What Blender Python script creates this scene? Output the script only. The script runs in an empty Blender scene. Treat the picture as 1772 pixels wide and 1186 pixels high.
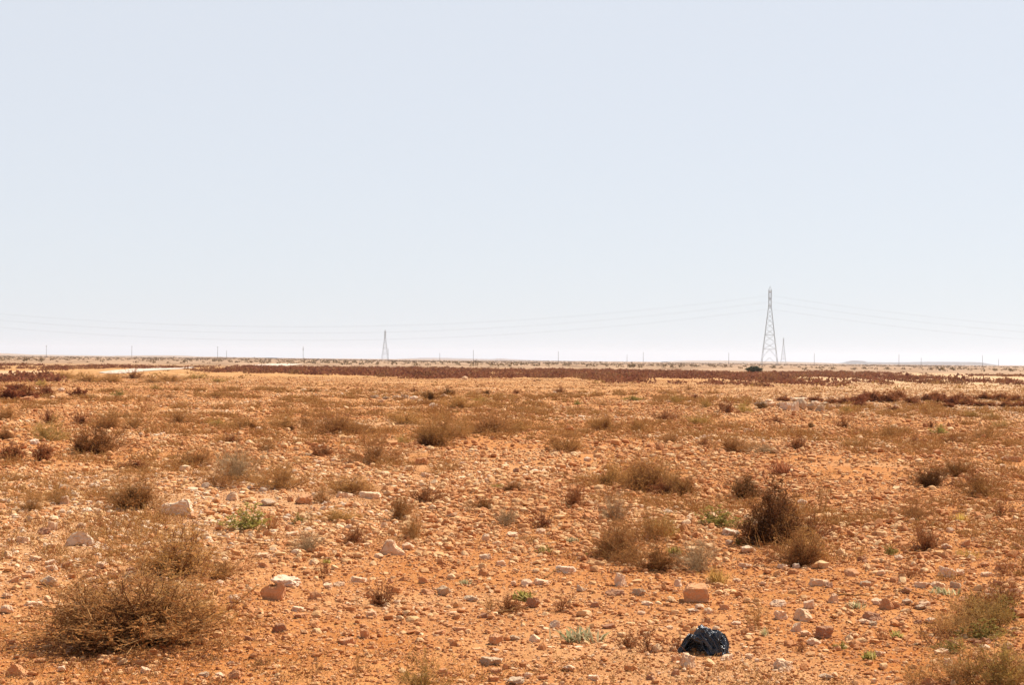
import bpy, bmesh, math, random
import numpy as np
from mathutils import Vector, Matrix, noise as mnoise

RNG = np.random.default_rng(7)
random.seed(7)
scene = bpy.context.scene
C = scene.collection
R = math.radians

# ------------------------------------------------------------------ camera model
PW, PH, FOC = 1772.0, 1186.0, 3003.0
CAM_H = 1.6
ROLL = math.atan(0.01016)
HZ0, HZS = 614.5, 0.01016                       # horizon row = HZ0 + HZS * column
pitch = math.atan((HZ0 + HZS * PW / 2 - PH / 2) / FOC)
_f = Vector((0, math.cos(pitch), math.sin(pitch)))
_u = Vector((0, -math.sin(pitch), math.cos(pitch)))
_x = Vector((1, 0, 0))
_up = math.cos(ROLL) * _u - math.sin(ROLL) * _x
_rt = math.cos(ROLL) * _x + math.sin(ROLL) * _u


def horizon(px):
    return HZ0 + HZS * px


# ------------------------------------------------------------------ terrain
def vnoise(x, y, seed=0.0):
    xi = np.floor(x); yi = np.floor(y)
    fx = x - xi; fy = y - yi
    fx = fx * fx * (3 - 2 * fx); fy = fy * fy * (3 - 2 * fy)

    def hsh(a, b):
        v = np.sin(a * 127.1 + b * 311.7 + seed * 74.7) * 43758.5453
        return v - np.floor(v)
    a = hsh(xi, yi); b = hsh(xi + 1, yi); c = hsh(xi, yi + 1); d = hsh(xi + 1, yi + 1)
    return (a + (b - a) * fx) * (1 - fy) + (c + (d - c) * fx) * fy


def hmacro(x, y):
    x = np.asarray(x, float); y = np.asarray(y, float)
    r = np.hypot(x, y)
    wn = np.clip((r - 9) / 30, 0, 1)
    wf = np.clip((r - 300) / 900, 0, 1)
    return (wn * 0.05 * np.sin(x / 13.0 + 1.3) * np.sin(y / 17.0 + 0.4)
            + wf * 0.45 * np.sin(x / 170.0 + 0.7) * np.sin(y / 380.0 + 1.0)
            + wf * 0.3 * np.sin(x / 61.0 + y / 300.0))


def hground(x, y):
    x = np.asarray(x, float); y = np.asarray(y, float)
    r = np.hypot(x, y)
    w = np.clip(1.6 - r / 50.0, 0, 1)
    m = (0.040 * (vnoise(x / 1.3, y / 1.3, 1) - .5) + 0.022 * (vnoise(x / .33, y / .33, 2) - .5)
         + 0.013 * (vnoise(x / .10, y / .10, 3) - .5) + 0.008 * (vnoise(x / .045, y / .045, 4) - .5))
    return hmacro(x, y) + w * m


def unproject(px, py):
    """pixel of the photograph -> point on the ground and metres per photo pixel there"""
    d = _f + _rt * ((px - PW / 2) / FOC) + _up * ((PH / 2 - py) / FOC)
    z = 0.0
    p = Vector((0, 1, 0))
    for _ in range(6):
        t = (CAM_H - z) / max(1e-6, -d.z)
        p = Vector((d.x * t, d.y * t, 0))
        z = float(hmacro(p.x, p.y))
    p.z = float(hground(p.x, p.y))
    return p, t / FOC


def atdepth(px, py, depth):
    d = _f + _rt * ((px - PW / 2) / FOC) + _up * ((PH / 2 - py) / FOC)
    t = depth / d.y
    return Vector((d.x * t, d.y * t, CAM_H + d.z * t))


# ------------------------------------------------------------------ mesh helpers
def mk(name, V, faces, mat=None, smooth=False, attr=None):
    me = bpy.data.meshes.new(name)
    V = np.ascontiguousarray(V, dtype=np.float32)
    me.vertices.add(len(V)); me.vertices.foreach_set('co', V.ravel())
    loops = np.concatenate([np.asarray(f).ravel() for f in faces]).astype(np.int32)
    sizes = np.concatenate([np.full(len(f), np.asarray(f).shape[1], np.int32) for f in faces])
    starts = np.concatenate([[0], np.cumsum(sizes)[:-1]]).astype(np.int32)
    me.loops.add(len(loops)); me.loops.foreach_set('vertex_index', loops)
    me.polygons.add(len(sizes)); me.polygons.foreach_set('loop_start', starts)
    me.update(calc_edges=True)
    me.polygons.foreach_set('use_smooth', np.full(len(sizes), bool(smooth)))
    if attr is not None:
        a = me.attributes.new(attr[0], 'FLOAT', 'POINT')
        a.data.foreach_set('value', np.asarray(attr[1], np.float32))
    if mat:
        me.materials.append(mat)
    return me


def obj(name, me, parent=None):
    o = bpy.data.objects.new(name, me)
    C.objects.link(o)
    if parent is not None:
        o.parent = parent
    return o


def tag(o, label=None, cat=None, group=None, kind=None):
    if label: o['label'] = label
    if cat: o['category'] = cat
    if group: o['group'] = group
    if kind: o['kind'] = kind
    return o


def copy_tree(o, parent=None):
    c = o.copy(); C.objects.link(c)
    if parent is not None:
        c.parent = parent
    for ch in list(o.children):
        copy_tree(ch, c)
    return c


def unit(v):
    return v / np.maximum(1e-9, np.linalg.norm(v, axis=-1, keepdims=True))


def tubes(paths, radii, k=3, rng=RNG):
    """paths (N,P,3), radii (N,P) -> verts, quads"""
    N, P, _ = paths.shape
    tan = np.gradient(paths, axis=1)
    tan = unit(tan)
    ref = unit(rng.normal(size=(N, 1, 3)))
    a = unit(np.cross(tan, np.broadcast_to(ref, tan.shape)))
    b = np.cross(tan, a)
    ang = np.arange(k) * 2 * math.pi / k
    ring = (a[:, :, None, :] * np.cos(ang)[None, None, :, None] + b[:, :, None, :] * np.sin(ang)[None, None, :, None])
    V = paths[:, :, None, :] + ring * radii[:, :, None, None]
    V = V.reshape(-1, 3)
    n = np.arange(N)[:, None, None] * P * k
    p = np.arange(P - 1)[None, :, None] * k
    j = np.arange(k)[None, None, :]
    j2 = (j + 1) % k
    q = np.stack([n + p + j, n + p + j2, n + p + k + j2, n + p + k + j], -1).reshape(-1, 4)
    return V, q


def diamonds(pos, a, b):
    V = np.stack([pos - a, pos + b, pos + a, pos - b], 1).reshape(-1, 3)
    q = np.arange(len(pos) * 4).reshape(-1, 4)
    return V, q


# ------------------------------------------------------------------ materials
def new_mat(name):
    m = bpy.data.materials.new(name); m.use_nodes = True
    nt = m.node_tree; nt.nodes.clear()
    return m, nt, nt.nodes, nt.links


def node(nt, t, **kw):
    n = nt.nodes.new(t)
    for k, v in kw.items():
        setattr(n, k, v)
    return n


def ramp(nt, stops, interp='LINEAR'):
    n = nt.nodes.new('ShaderNodeValToRGB')
    cr = n.color_ramp; cr.interpolation = interp
    while len(cr.elements) < len(stops):
        cr.elements.new(0.5)
    for e, (p, c) in zip(cr.elements, stops):
        e.position = p; e.color = (*c, 1)
    return n


def mixc(nt, fac, a, b, mode='MIX'):
    n = nt.nodes.new('ShaderNodeMix'); n.data_type = 'RGBA'; n.blend_type = mode
    for s, v in ((n.inputs[0], fac), (n.inputs[6], a), (n.inputs[7], b)):
        if hasattr(v, 'is_linked') or hasattr(v, 'links'):
            nt.links.new(v, s)
        elif isinstance(v, (int, float)):
            s.default_value = v
        else:
            s.default_value = (*v, 1)
    return n.outputs[2]


def noise_n(nt, vec, scale, detail=3, rough=.55):
    n = nt.nodes.new('ShaderNodeTexNoise')
    n.inputs['Scale'].default_value = scale; n.inputs['Detail'].default_value = detail
    n.inputs['Roughness'].default_value = rough
    if vec is not None:
        nt.links.new(vec, n.inputs['Vector'])
    return n


def maprange(nt, v, a, b, c=0., d=1.):
    n = nt.nodes.new('ShaderNodeMapRange')
    nt.links.new(v, n.inputs[0])
    for i, x in enumerate((a, b, c, d)):
        n.inputs[i + 1].default_value = x
    return n.outputs[0]


def math_n(nt, op, a, b=None):
    n = nt.nodes.new('ShaderNodeMath'); n.operation = op
    for i, v in enumerate((a, b)):
        if v is None: continue
        if isinstance(v, (int, float)): n.inputs[i].default_value = v
        else: nt.links.new(v, n.inputs[i])
    return n.outputs[0]


def principled(nt, col, rough=.9, bump=None, strength=.5, dist=.02, spec=.2):
    b = nt.nodes.new('ShaderNodeBsdfPrincipled')
    if hasattr(col, 'links'): nt.links.new(col, b.inputs['Base Color'])
    else: b.inputs['Base Color'].default_value = (*col, 1)
    b.inputs['Roughness'].default_value = rough
    b.inputs['Specular IOR Level'].default_value = spec
    if bump is not None:
        bn = nt.nodes.new('ShaderNodeBump')
        bn.inputs['Strength'].default_value = strength; bn.inputs['Distance'].default_value = dist
        nt.links.new(bump, bn.inputs['Height']); nt.links.new(bn.outputs[0], b.inputs['Normal'])
    o = nt.nodes.new('ShaderNodeOutputMaterial')
    nt.links.new(b.outputs[0], o.inputs[0])
    return b


SOIL_A, SOIL_B = (0.42, 0.142, 0.032), (0.53, 0.220, 0.070)
PALE_SOIL = (0.60, 0.35, 0.17)


def pale_mask(nt, pos):
    """patches of ground where the limestone lies bare"""
    n = noise_n(nt, pos, .16, 2)
    m = maprange(nt, n.outputs[0], .52, .66)
    for (cx, cy, rx, ry, k) in ((-4.2, 18.5, 3.6, 8.0, 1.0), (19, 72, 12, 24, 1.2), (-1.5, 24, 3, 4, .5), (-2.5, 72, 4, 4, .6)):
        v = nt.nodes.new('ShaderNodeVectorMath'); v.operation = 'SUBTRACT'
        nt.links.new(pos, v.inputs[0]); v.inputs[1].default_value = (cx, cy, 0)
        s = nt.nodes.new('ShaderNodeVectorMath'); s.operation = 'MULTIPLY'
        nt.links.new(v.outputs[0], s.inputs[0]); s.inputs[1].default_value = (1 / rx, 1 / ry, 0)
        l = nt.nodes.new('ShaderNodeVectorMath'); l.operation = 'LENGTH'
        nt.links.new(s.outputs[0], l.inputs[0])
        m = math_n(nt, 'MAXIMUM', m, maprange(nt, l.outputs['Value'], 1.15, .55, 0, k))
    return m


def ground_material():
    m, nt, N, L = new_mat('stony_red_soil')
    g = N.new('ShaderNodeNewGeometry'); pos = g.outputs['Position']
    n1 = noise_n(nt, pos, .8, 5); n2 = noise_n(nt, pos, 14, 5, .65); n3 = noise_n(nt, pos, 70, 4, .6)
    base = mixc(nt, maprange(nt, n1.outputs[0], .38, .64), SOIL_A, SOIL_B)
    base = mixc(nt, maprange(nt, n2.outputs[0], .50, .72, 0, .75), base, (0.57, 0.275, 0.085))
    base = mixc(nt, maprange(nt, n2.outputs[0], .46, .28, 0, .7), base, (0.26, 0.072, 0.014))
    base = mixc(nt, maprange(nt, n3.outputs[0], .56, .70, 0, .55), base, (0.61, 0.335, 0.125))
    base = mixc(nt, maprange(nt, n3.outputs[0], .42, .30, 0, .5), base, (0.23, 0.066, 0.014))
    vor = N.new('ShaderNodeTexVoronoi'); vor.inputs['Scale'].default_value = 34; L.new(pos, vor.inputs['Vector'])
    speck = math_n(nt, 'MULTIPLY', maprange(nt, vor.outputs['Distance'], .28, .18),
                   maprange(nt, vor.outputs['Color'], .62, .66))
    base = mixc(nt, math_n(nt, 'MULTIPLY', speck, .75), base, (0.62, 0.35, 0.145))
    pm = pale_mask(nt, pos)
    base = mixc(nt, math_n(nt, 'MULTIPLY', pm, .55), base, PALE_SOIL)
    sep = N.new('ShaderNodeSeparateXYZ'); L.new(pos, sep.inputs[0])
    wob = noise_n(nt, pos, .013, 3)
    yy = math_n(nt, 'ADD', sep.outputs['Y'], math_n(nt, 'MULTIPLY', wob.outputs[0], 160.))
    # beyond the heath the plain turns to pale beige steppe
    midz = ramp(nt, [(.3, (0.30, 0.155, 0.050)), (.48, (0.45, 0.235, 0.085)), (.6, (0.52, 0.30, 0.125)), (.75, (0.60, 0.39, 0.20))])
    scm = N.new('ShaderNodeVectorMath'); scm.operation = 'MULTIPLY'; L.new(pos, scm.inputs[0]); scm.inputs[1].default_value = (1, .3, 1)
    nm = noise_n(nt, scm.outputs[0], .55, 4, .65); L.new(nm.outputs[0], midz.inputs[0])
    base = mixc(nt, maprange(nt, yy, 100, 250, 0, .75), base, midz.outputs[0])
    xr = math_n(nt, 'SUBTRACT', sep.outputs['X'], math_n(nt, 'MULTIPLY', sep.outputs['Y'], .10))
    right = math_n(nt, 'MULTIPLY', maprange(nt, xr, 0, 16), maprange(nt, yy, 120, 190))
    base = mixc(nt, math_n(nt, 'MULTIPLY', right, .75), base, (0.60, 0.385, 0.205))
    far = maprange(nt, yy, 330, 430)
    sc = N.new('ShaderNodeVectorMath'); sc.operation = 'MULTIPLY'; L.new(pos, sc.inputs[0]); sc.inputs[1].default_value = (1, .16, 1)
    nf = noise_n(nt, sc.outputs[0], .09, 4, .6)
    nf2 = noise_n(nt, sc.outputs[0], .45, 3, .6)
    beige = ramp(nt, [(0.34, (0.21, 0.120, 0.060)), (0.5, (0.36, 0.215, 0.120)), (.68, (0.48, 0.30, 0.180))])
    L.new(nf.outputs[0], beige.inputs[0])
    bcol = mixc(nt, maprange(nt, nf2.outputs[0], .54, .68, 0, .7), beige.outputs[0], (0.15, 0.105, 0.05))
    col = mixc(nt, far, base, bcol)
    hgt = math_n(nt, 'ADD', math_n(nt, 'MULTIPLY', n2.outputs[0], 1.0), math_n(nt, 'MULTIPLY', n3.outputs[0], .5))
    hgt = math_n(nt, 'ADD', hgt, math_n(nt, 'MULTIPLY', speck, .25))
    principled(nt, col, .95, hgt, .9, .03, .1)
    return m


def stone_material(name, stops, island=True, pale=True, stain=.5):
    m, nt, N, L = new_mat(name)
    g = N.new('ShaderNodeNewGeometry'); pos = g.outputs['Position']
    if island:
        rnd = g.outputs['Random Per Island']
    else:
        oi = N.new('ShaderNodeObjectInfo'); rnd = oi.outputs['Random']
    r = ramp(nt, stops)
    if pale:
        pm = pale_mask(nt, pos)
        rnd2 = math_n(nt, 'ADD', math_n(nt, 'MULTIPLY', rnd, .86), math_n(nt, 'MULTIPLY', pm, .24))
        L.new(rnd2, r.inputs[0])
    else:
        L.new(rnd, r.inputs[0])
    n1 = noise_n(nt, pos, 22, 4, .6); n2 = noise_n(nt, pos, 90, 4, .65)
    col = mixc(nt, maprange(nt, n1.outputs[0], .50, .70, 0, stain), r.outputs[0], (0.46, 0.170, 0.042))
    col = mixc(nt, maprange(nt, n2.outputs[0], .35, .7, 0, .35), col, (0.66, 0.44, 0.24))
    hgt = math_n(nt, 'ADD', n1.outputs[0], math_n(nt, 'MULTIPLY', n2.outputs[0], .5))
    principled(nt, col, .9, hgt, .6, .012, .15)
    return m


def plant_material(name, cols, trans=.35, rough=.7):
    m, nt, N, L = new_mat(name)
    g = N.new('ShaderNodeNewGeometry')
    oi = N.new('ShaderNodeObjectInfo')
    r = ramp(nt, [(i / (len(cols) - 1) if len(cols) > 1 else 0, c) for i, c in enumerate(cols)])
    L.new(g.outputs['Random Per Island'], r.inputs[0])
    hs = N.new('ShaderNodeHueSaturation')
    L.new(r.outputs[0], hs.inputs['Color'])
    L.new(maprange(nt, oi.outputs['Random'], 0, 1, .85, 1.18), hs.inputs['Value'])
    L.new(maprange(nt, oi.outputs['Random'], 0, 1, .49, .508), hs.inputs['Hue'])
    d = N.new('ShaderNodeBsdfDiffuse'); t = N.new('ShaderNodeBsdfTranslucent')
    L.new(hs.outputs[0], d.inputs[0]); L.new(hs.outputs[0], t.inputs[0])
    mx = N.new('ShaderNodeMixShader'); mx.inputs[0].default_value = trans
    L.new(d.outputs[0], mx.inputs[1]); L.new(t.outputs[0], mx.inputs[2])
    o = N.new('ShaderNodeOutputMaterial'); L.new(mx.outputs[0], o.inputs[0])
    return m


MAT = {}
MAT['ground'] = ground_material()
CREAM, TAN, ORG = (0.76, 0.51, 0.31), (0.66, 0.36, 0.165), (0.50, 0.185, 0.055)
MAT['stones'] = stone_material('loose_limestone', [(0, (0.36, 0.11, 0.024)), (.36, ORG), (.64, (0.60, 0.315, 0.120)), (.84, (0.68, 0.415, 0.200)), (.97, CREAM), (1, (0.66, 0.48, 0.32))])
MAT['pebbles'] = stone_material('reddish_pebbles', [(0, (0.36, 0.11, 0.022)), (.5, ORG), (.82, TAN), (1, CREAM)])
ROCKM = {
    'pale': stone_material('cream_limestone', [(0, (0.70, 0.44, 0.25)), (1, (0.76, 0.51, 0.32))], False, False, .65),
    'white': stone_material('white_limestone', [(0, (0.68, 0.48, 0.31)), (1, (0.75, 0.56, 0.40))], False, False, .75),
    'orange': stone_material('orange_stained_limestone', [(0, (0.50, 0.20, 0.075)), (1, (0.58, 0.27, 0.12))], False, False, .5),
    'grey': stone_material('weathered_grey_limestone', [(0, (0.42, 0.28, 0.165)), (1, (0.52, 0.36, 0.23))], False, False, .35),
    'brown': stone_material('rusty_brown_stone', [(0, (0.30, 0.115, 0.055)), (1, (0.38, 0.17, 0.09))], False, False, .4),
}
PL = {   # class: (branch colours, foliage colours)
    'olive': ([(0.22, 0.095, 0.033), (0.40, 0.200, 0.075), (0.50, 0.285, 0.12)], [(0.38, 0.170, 0.045), (0.53, 0.255, 0.070), (0.66, 0.360, 0.13), (0.46, 0.235, 0.058)]),
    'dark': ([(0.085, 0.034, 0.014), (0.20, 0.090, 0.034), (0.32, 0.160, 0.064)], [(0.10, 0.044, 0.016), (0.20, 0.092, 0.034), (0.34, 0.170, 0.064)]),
    'brown': ([(0.12, 0.050, 0.019), (0.27, 0.125, 0.046), (0.38, 0.20, 0.078)], [(0.20, 0.083, 0.025), (0.36, 0.155, 0.048), (0.50, 0.245, 0.082)]),
    'rust': ([(0.20, 0.075, 0.030), (0.34, 0.140, 0.058)], [(0.27, 0.100, 0.038), (0.37, 0.150, 0.06), (0.43, 0.20, 0.085)]),
    'heath': ([(0.17, 0.058, 0.026), (0.33, 0.122, 0.055)], [(0.24, 0.080, 0.035), (0.36, 0.130, 0.056), (0.47, 0.195, 0.085)]),
    'grey': ([(0.27, 0.155, 0.080), (0.43, 0.27, 0.145), (0.52, 0.36, 0.21)], [(0.40, 0.235, 0.10), (0.48, 0.31, 0.15)]),
    'yellow': ([(0.36, 0.22, 0.075), (0.44, 0.29, 0.11)], [(0.48, 0.295, 0.065), (0.60, 0.38, 0.11), (0.43, 0.29, 0.06)]),
    'green': ([(0.30, 0.21, 0.065)], [(0.31, 0.265, 0.055), (0.40, 0.34, 0.085), (0.48, 0.38, 0.14)]),
    'silver': ([(0.30, 0.28, 0.13)], [(0.29, 0.30, 0.12), (0.43, 0.41, 0.20), (0.56, 0.50, 0.28), (0.40, 0.26, 0.12)]),
    'evergreen': ([(0.07, 0.05, 0.03)], [(0.085, 0.092, 0.048), (0.12, 0.12, 0.065), (0.16, 0.15, 0.08)]),
}
for k, (bc, fc) in PL.items():
    MAT[k + '_b'] = plant_material(k + '_branches', bc if len(bc) > 1 else bc * 2, .15)
    MAT[k + '_f'] = plant_material(k + '_foliage', fc, .48)

# ------------------------------------------------------------------ plants
def interp_paths(paths, t):
    """paths (N,P,3), t (N,K) in 0..1 -> points and tangents (N,K,3)"""
    N, P, _ = paths.shape
    s = np.clip(t * (P - 1), 0, P - 1.0001)
    i = s.astype(int); f = (s - i)[..., None]
    n = np.arange(N)[:, None]
    a = paths[n, i]; b = paths[n, i + 1]
    return a + (b - a) * f, unit(b - a)


def gen_shrub(seed, stems=60, twigs=12, subs=3, leaves=4, leaf=(.02, .008), base_r=.07, lift=.55, up=.35, tw=.0028,
              tlen=(.08, .2), slen=(.03, .09), radial=.62, gap=.25, lean=(0, 0)):
    rng = np.random.default_rng(seed)
    N = stems
    phi = rng.uniform(0, 2 * math.pi, N)
    rr = .46 * rng.uniform(0, 1, N) ** radial
    # uneven outline: the crown is longer on some sides than on others
    lob = 1 + gap * np.sin(phi * 2 + rng.uniform(0, 6)) * .6 + gap * np.sin(phi * 3 + rng.uniform(0, 6)) * .5
    ze = np.sqrt(np.clip(1 - (rr / .5) ** 2 * .9, .05, 1)) * np.where(rng.uniform(0, 1, N) < .4, rng.uniform(.12, .7, N), rng.uniform(.62, 1.0, N)) * (1 + gap * .5 * rng.normal(size=N))
    ze = np.clip(ze, .07, 1.05)
    E = np.stack([rr * lob * np.cos(phi) + lean[0] * ze, rr * lob * np.sin(phi) + lean[1] * ze, ze], 1)
    b0 = rng.normal(size=(N, 2)) * base_r
    B = np.stack([b0[:, 0], b0[:, 1], np.full(N, -.02)], 1)
    M = B * .35 + E * np.array([.65, .65, 1 - lift]) * rng.uniform(.8, 1.2, (N, 1))
    t = np.linspace(0, 1, 7)[None, :, None]
    paths = (1 - t) ** 2 * B[:, None] + 2 * t * (1 - t) * M[:, None] + t * t * E[:, None]
    paths += rng.normal(size=paths.shape) * .010 * t
    rad = tw * 2.4 * (1 - .75 * t[..., 0]) * rng.uniform(.7, 1.3, (N, 1))
    V1, q1 = tubes(paths, rad, 3, rng)
    tt = rng.uniform(.28, 1, (N, twigs))
    p, tg = interp_paths(paths, tt)
    d = unit(tg + rng.normal(size=p.shape) * .75 + np.array([0, 0, up])).reshape(-1, 3)
    p = p.reshape(-1, 3)
    ln = rng.uniform(*tlen, len(p))[:, None]
    d2 = unit(d + rng.normal(size=d.shape) * .4 + np.array([0, 0, up * .7]))
    tp = np.stack([p, p + d * ln * .5, p + d * ln * .5 + d2 * ln * .5], 1)
    V2, q2 = tubes(tp, np.broadcast_to(np.array([[tw, tw * .75, tw * .35]]), (len(tp), 3)), 3, rng)
    Vs, qs = [V1, V2], [q1, q2 + len(V1)]
    cand = tp
    if subs:
        ts = rng.uniform(.2, 1, (len(tp), subs))
        p3, tg3 = interp_paths(tp, ts)
        d3 = unit(tg3 + rng.normal(size=p3.shape) * .9 + np.array([0, 0, up])).reshape(-1, 3)
        p3 = p3.reshape(-1, 3)
        l3 = rng.uniform(*slen, len(p3))[:, None]
        sp = np.stack([p3, p3 + d3 * l3], 1)
        V3, q3 = tubes(sp, np.broadcast_to(np.array([[tw * .6, tw * .3]]), (len(sp), 2)), 3, rng)
        qs.append(q3 + len(V1) + len(V2)); Vs.append(V3)
        cand = sp
    BV, BF = np.concatenate(Vs), np.concatenate(qs)
    FV = FQ = None
    if leaves:
        tl = rng.uniform(.15, 1, (len(cand), leaves))
        pl, tgl = interp_paths(cand, tl)
        pl = pl.reshape(-1, 3) + rng.normal(size=(pl.size // 3, 3)) * .004
        a = unit(tgl.reshape(-1, 3) + rng.normal(size=pl.shape) * .8)
        b = unit(np.cross(a, rng.normal(size=pl.shape)))
        sz = rng.uniform(.6, 1.4, (len(pl), 1))
        FV, FQ = diamonds(pl, a * leaf[0] * sz * .5, b * leaf[1] * sz * .5)
    return (BV, BF), (FV, FQ)


def gen_blades(seed, n=60, length=(.5, 1.), width=.02, base_r=.12, spread=.45, bend=.35, segs=4):
    """a tuft of narrow leaves or grass blades, unit width and height"""
    rng = np.random.default_rng(seed)
    phi = rng.uniform(0, 2 * math.pi, n)
    ln = rng.uniform(*length, n)
    out = rng.uniform(.05, 1, n) * spread
    b = rng.normal(size=(n, 2)) * base_r
    t = np.linspace(0, 1, segs + 1)
    dx, dy = np.cos(phi), np.sin(phi)
    x = b[:, :1] + dx[:, None] * (out[:, None] * t + bend * out[:, None] * t ** 2)
    y = b[:, 1:] + dy[:, None] * (out[:, None] * t + bend * out[:, None] * t ** 2)
    z = ln[:, None] * (t - bend * .7 * (out / max(spread, 1e-3))[:, None] * t ** 2.2) - .02
    P = np.stack([x, y, z], -1)
    ph2 = phi + math.pi / 2 + rng.normal(size=n) * .5
    side = np.stack([np.cos(ph2), np.sin(ph2), rng.normal(size=n) * .25], -1)[:, None, :]
    w = width * rng.uniform(.6, 1.3, n)[:, None] * (np.sin(np.clip(t * .9 + .12, 0, 1) * math.pi) ** .7 + .03)[None]
    Lf = P - side * w[..., None]; Rt = P + side * w[..., None]
    V = np.stack([Lf, Rt], 2).reshape(-1, 3)
    base = np.arange(n)[:, None] * (segs + 1) * 2 + np.arange(segs)[None] * 2
    q = np.stack([base, base + 1, base + 3, base + 2], -1).reshape(-1, 4)
    return V, q


PROTO = {}


def shrub_proto(key, cls, **kw):
    (bv, bf), (fv, fq) = gen_shrub(**kw)
    br = mk(key + '_branches', bv, [bf], MAT[cls + '_b'], True)
    fo = mk(key + '_foliage', fv, [fq], MAT[cls + '_f']) if fv is not None else None
    PROTO.setdefault(key, []).append((br, fo))


for s in range(4):
    shrub_proto('olive', 'olive', seed=10 + s, stems=54, twigs=13, subs=4, leaves=3, leaf=(.021, .0075), gap=.55, lean=(.05 * (s - 1.5), 0), tw=.0021, radial=.55, lift=.62, tlen=(.09, .24), slen=(.03, .10))
for s in range(3):
    shrub_proto('olivefine', 'olive', seed=20 + s, stems=34, twigs=12, subs=4, leaves=2, leaf=(.022, .007), up=.5, gap=.7, radial=.6, tw=.0022, tlen=(.10, .26), slen=(.04, .12))
for s in range(3):
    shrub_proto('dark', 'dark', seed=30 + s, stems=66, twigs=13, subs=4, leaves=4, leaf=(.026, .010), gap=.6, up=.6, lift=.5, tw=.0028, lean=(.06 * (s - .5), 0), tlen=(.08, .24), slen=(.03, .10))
for s in range(3):
    shrub_proto('brown', 'brown', seed=36 + s, stems=58, twigs=13, subs=4, leaves=3, leaf=(.023, .009), gap=.6, up=.5, lift=.6, tw=.0025, radial=.5, lean=(.06 * (s - 1), 0), tlen=(.09, .24), slen=(.03, .10))
for s in range(2):
    shrub_proto('rust', 'rust', seed=40 + s, stems=44, twigs=11, subs=3, leaves=3, leaf=(.030, .011), up=.8, gap=.6, tw=.0036, tlen=(.09, .24))
for s in range(3):
    shrub_proto('heath', 'heath', seed=50 + s, stems=60, twigs=11, subs=3, leaves=5, leaf=(.045, .020), gap=.6, up=.5, tw=.005, base_r=.16, tlen=(.08, .22))
for s in range(2):
    shrub_proto('grey', 'grey', seed=60 + s, stems=52, twigs=13, subs=4, leaves=1, leaf=(.02, .006), gap=.5, up=.3, tw=.0022, tlen=(.09, .24), slen=(.04, .12))
for s in range(3):
    shrub_proto('yellow', 'yellow', seed=70 + s, stems=30, twigs=10, subs=4, leaves=3, leaf=(.025, .009), gap=.6, up=.6, tw=.0026, tlen=(.09, .25), slen=(.04, .11))
for s in range(3):
    shrub_proto('sprig', 'rust', seed=80 + s, stems=13, twigs=8, subs=3, leaves=3, leaf=(.040, .014), gap=.7, up=.5, tw=.0045, base_r=.06, lift=.4, tlen=(.12, .30), slen=(.05, .14))
for s in range(3):
    shrub_proto('olivesprig', 'olive', seed=84 + s, stems=13, twigs=9, subs=3, leaves=2, leaf=(.032, .010), gap=.7, up=.6, tw=.0038, base_r=.10, lift=.35, radial=.6, tlen=(.14, .32), slen=(.05, .15))
shrub_proto('evergreen', 'evergreen', seed=90, stems=120, twigs=14, subs=4, leaves=9, leaf=(.06, .035), gap=.2, up=.4, tw=.006, base_r=.12)
for s in range(2):
    shrub_proto('greenleafy', 'green', seed=94 + s, stems=30, twigs=9, subs=2, leaves=5, leaf=(.05, .022), gap=.6, up=.6, tw=.004, base_r=.12, radial=.8)
WEED = {}
for s in range(2):
    v, q = gen_blades(100 + s, n=46, length=(.45, 1.), width=.045, base_r=.16, spread=.42)
    WEED.setdefault('rosette', []).append(mk('green_leaves', v, [q], MAT['green_f'], True))
    v, q = gen_blades(104 + s, n=60, length=(.5, 1.), width=.030, base_r=.22, spread=.34, bend=.5)
    WEED.setdefault('silver', []).append(mk('silvery_leaves', v, [q], MAT['silver_f'], True))
    v, q = gen_blades(108 + s, n=130, length=(.3, 1.), width=.011, base_r=.14, spread=.42, bend=.5)
    WEED.setdefault('tuft', []).append(mk('grass_blades', v, [q], MAT['yellow_f'], True))
    v, q = gen_blades(112 + s, n=110, length=(.3, 1.), width=.012, base_r=.12, spread=.5, bend=.5)
    WEED.setdefault('rusttuft', []).append(mk('rusty_stalks', v, [q], MAT['rust_f'], True))

NAMES = {'olive': 'dry_shrub', 'olivefine': 'dry_shrub', 'dark': 'dark_shrub', 'brown': 'brown_shrub', 'rust': 'russet_shrub', 'heath': 'heath_shrub', 'grey': 'dead_shrub',
         'yellow': 'yellow_shrub', 'sprig': 'dry_weed', 'olivesprig': 'dry_weed', 'evergreen': 'evergreen_bush', 'greenleafy': 'green_weed', 'rosette': 'green_weed',
         'silver': 'silvery_weed', 'tuft': 'grass_tuft', 'rusttuft': 'dry_weed'}
GROUPS = {'dry_shrub': 'dry olive shrubs on the stony plain', 'dark_shrub': 'dark brown shrubs on the stony plain', 'brown_shrub': 'dusky brown shrubs on the stony plain', 'russet_shrub': 'small russet shrubs among the stones',
          'heath_shrub': 'reddish brown heath shrubs', 'dead_shrub': 'grey leafless shrubs', 'yellow_shrub': 'yellowish shrubs on the stony plain',
          'dry_weed': 'thin dry weeds among the stones', 'green_weed': 'low green weeds among the stones', 'silvery_weed': 'silvery leaved weeds',
          'grass_tuft': 'yellowish grass tufts', 'evergreen_bush': None}
CAT = {'dry_shrub': 'shrub', 'dark_shrub': 'shrub', 'brown_shrub': 'shrub', 'russet_shrub': 'shrub', 'heath_shrub': 'shrub', 'dead_shrub': 'shrub', 'yellow_shrub': 'shrub',
       'dry_weed': 'weed', 'green_weed': 'weed', 'silvery_weed': 'weed', 'grass_tuft': 'grass tuft', 'evergreen_bush': 'bush'}
plant_at = []           # (x px, y px, radius px)
_pc = {}


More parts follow.
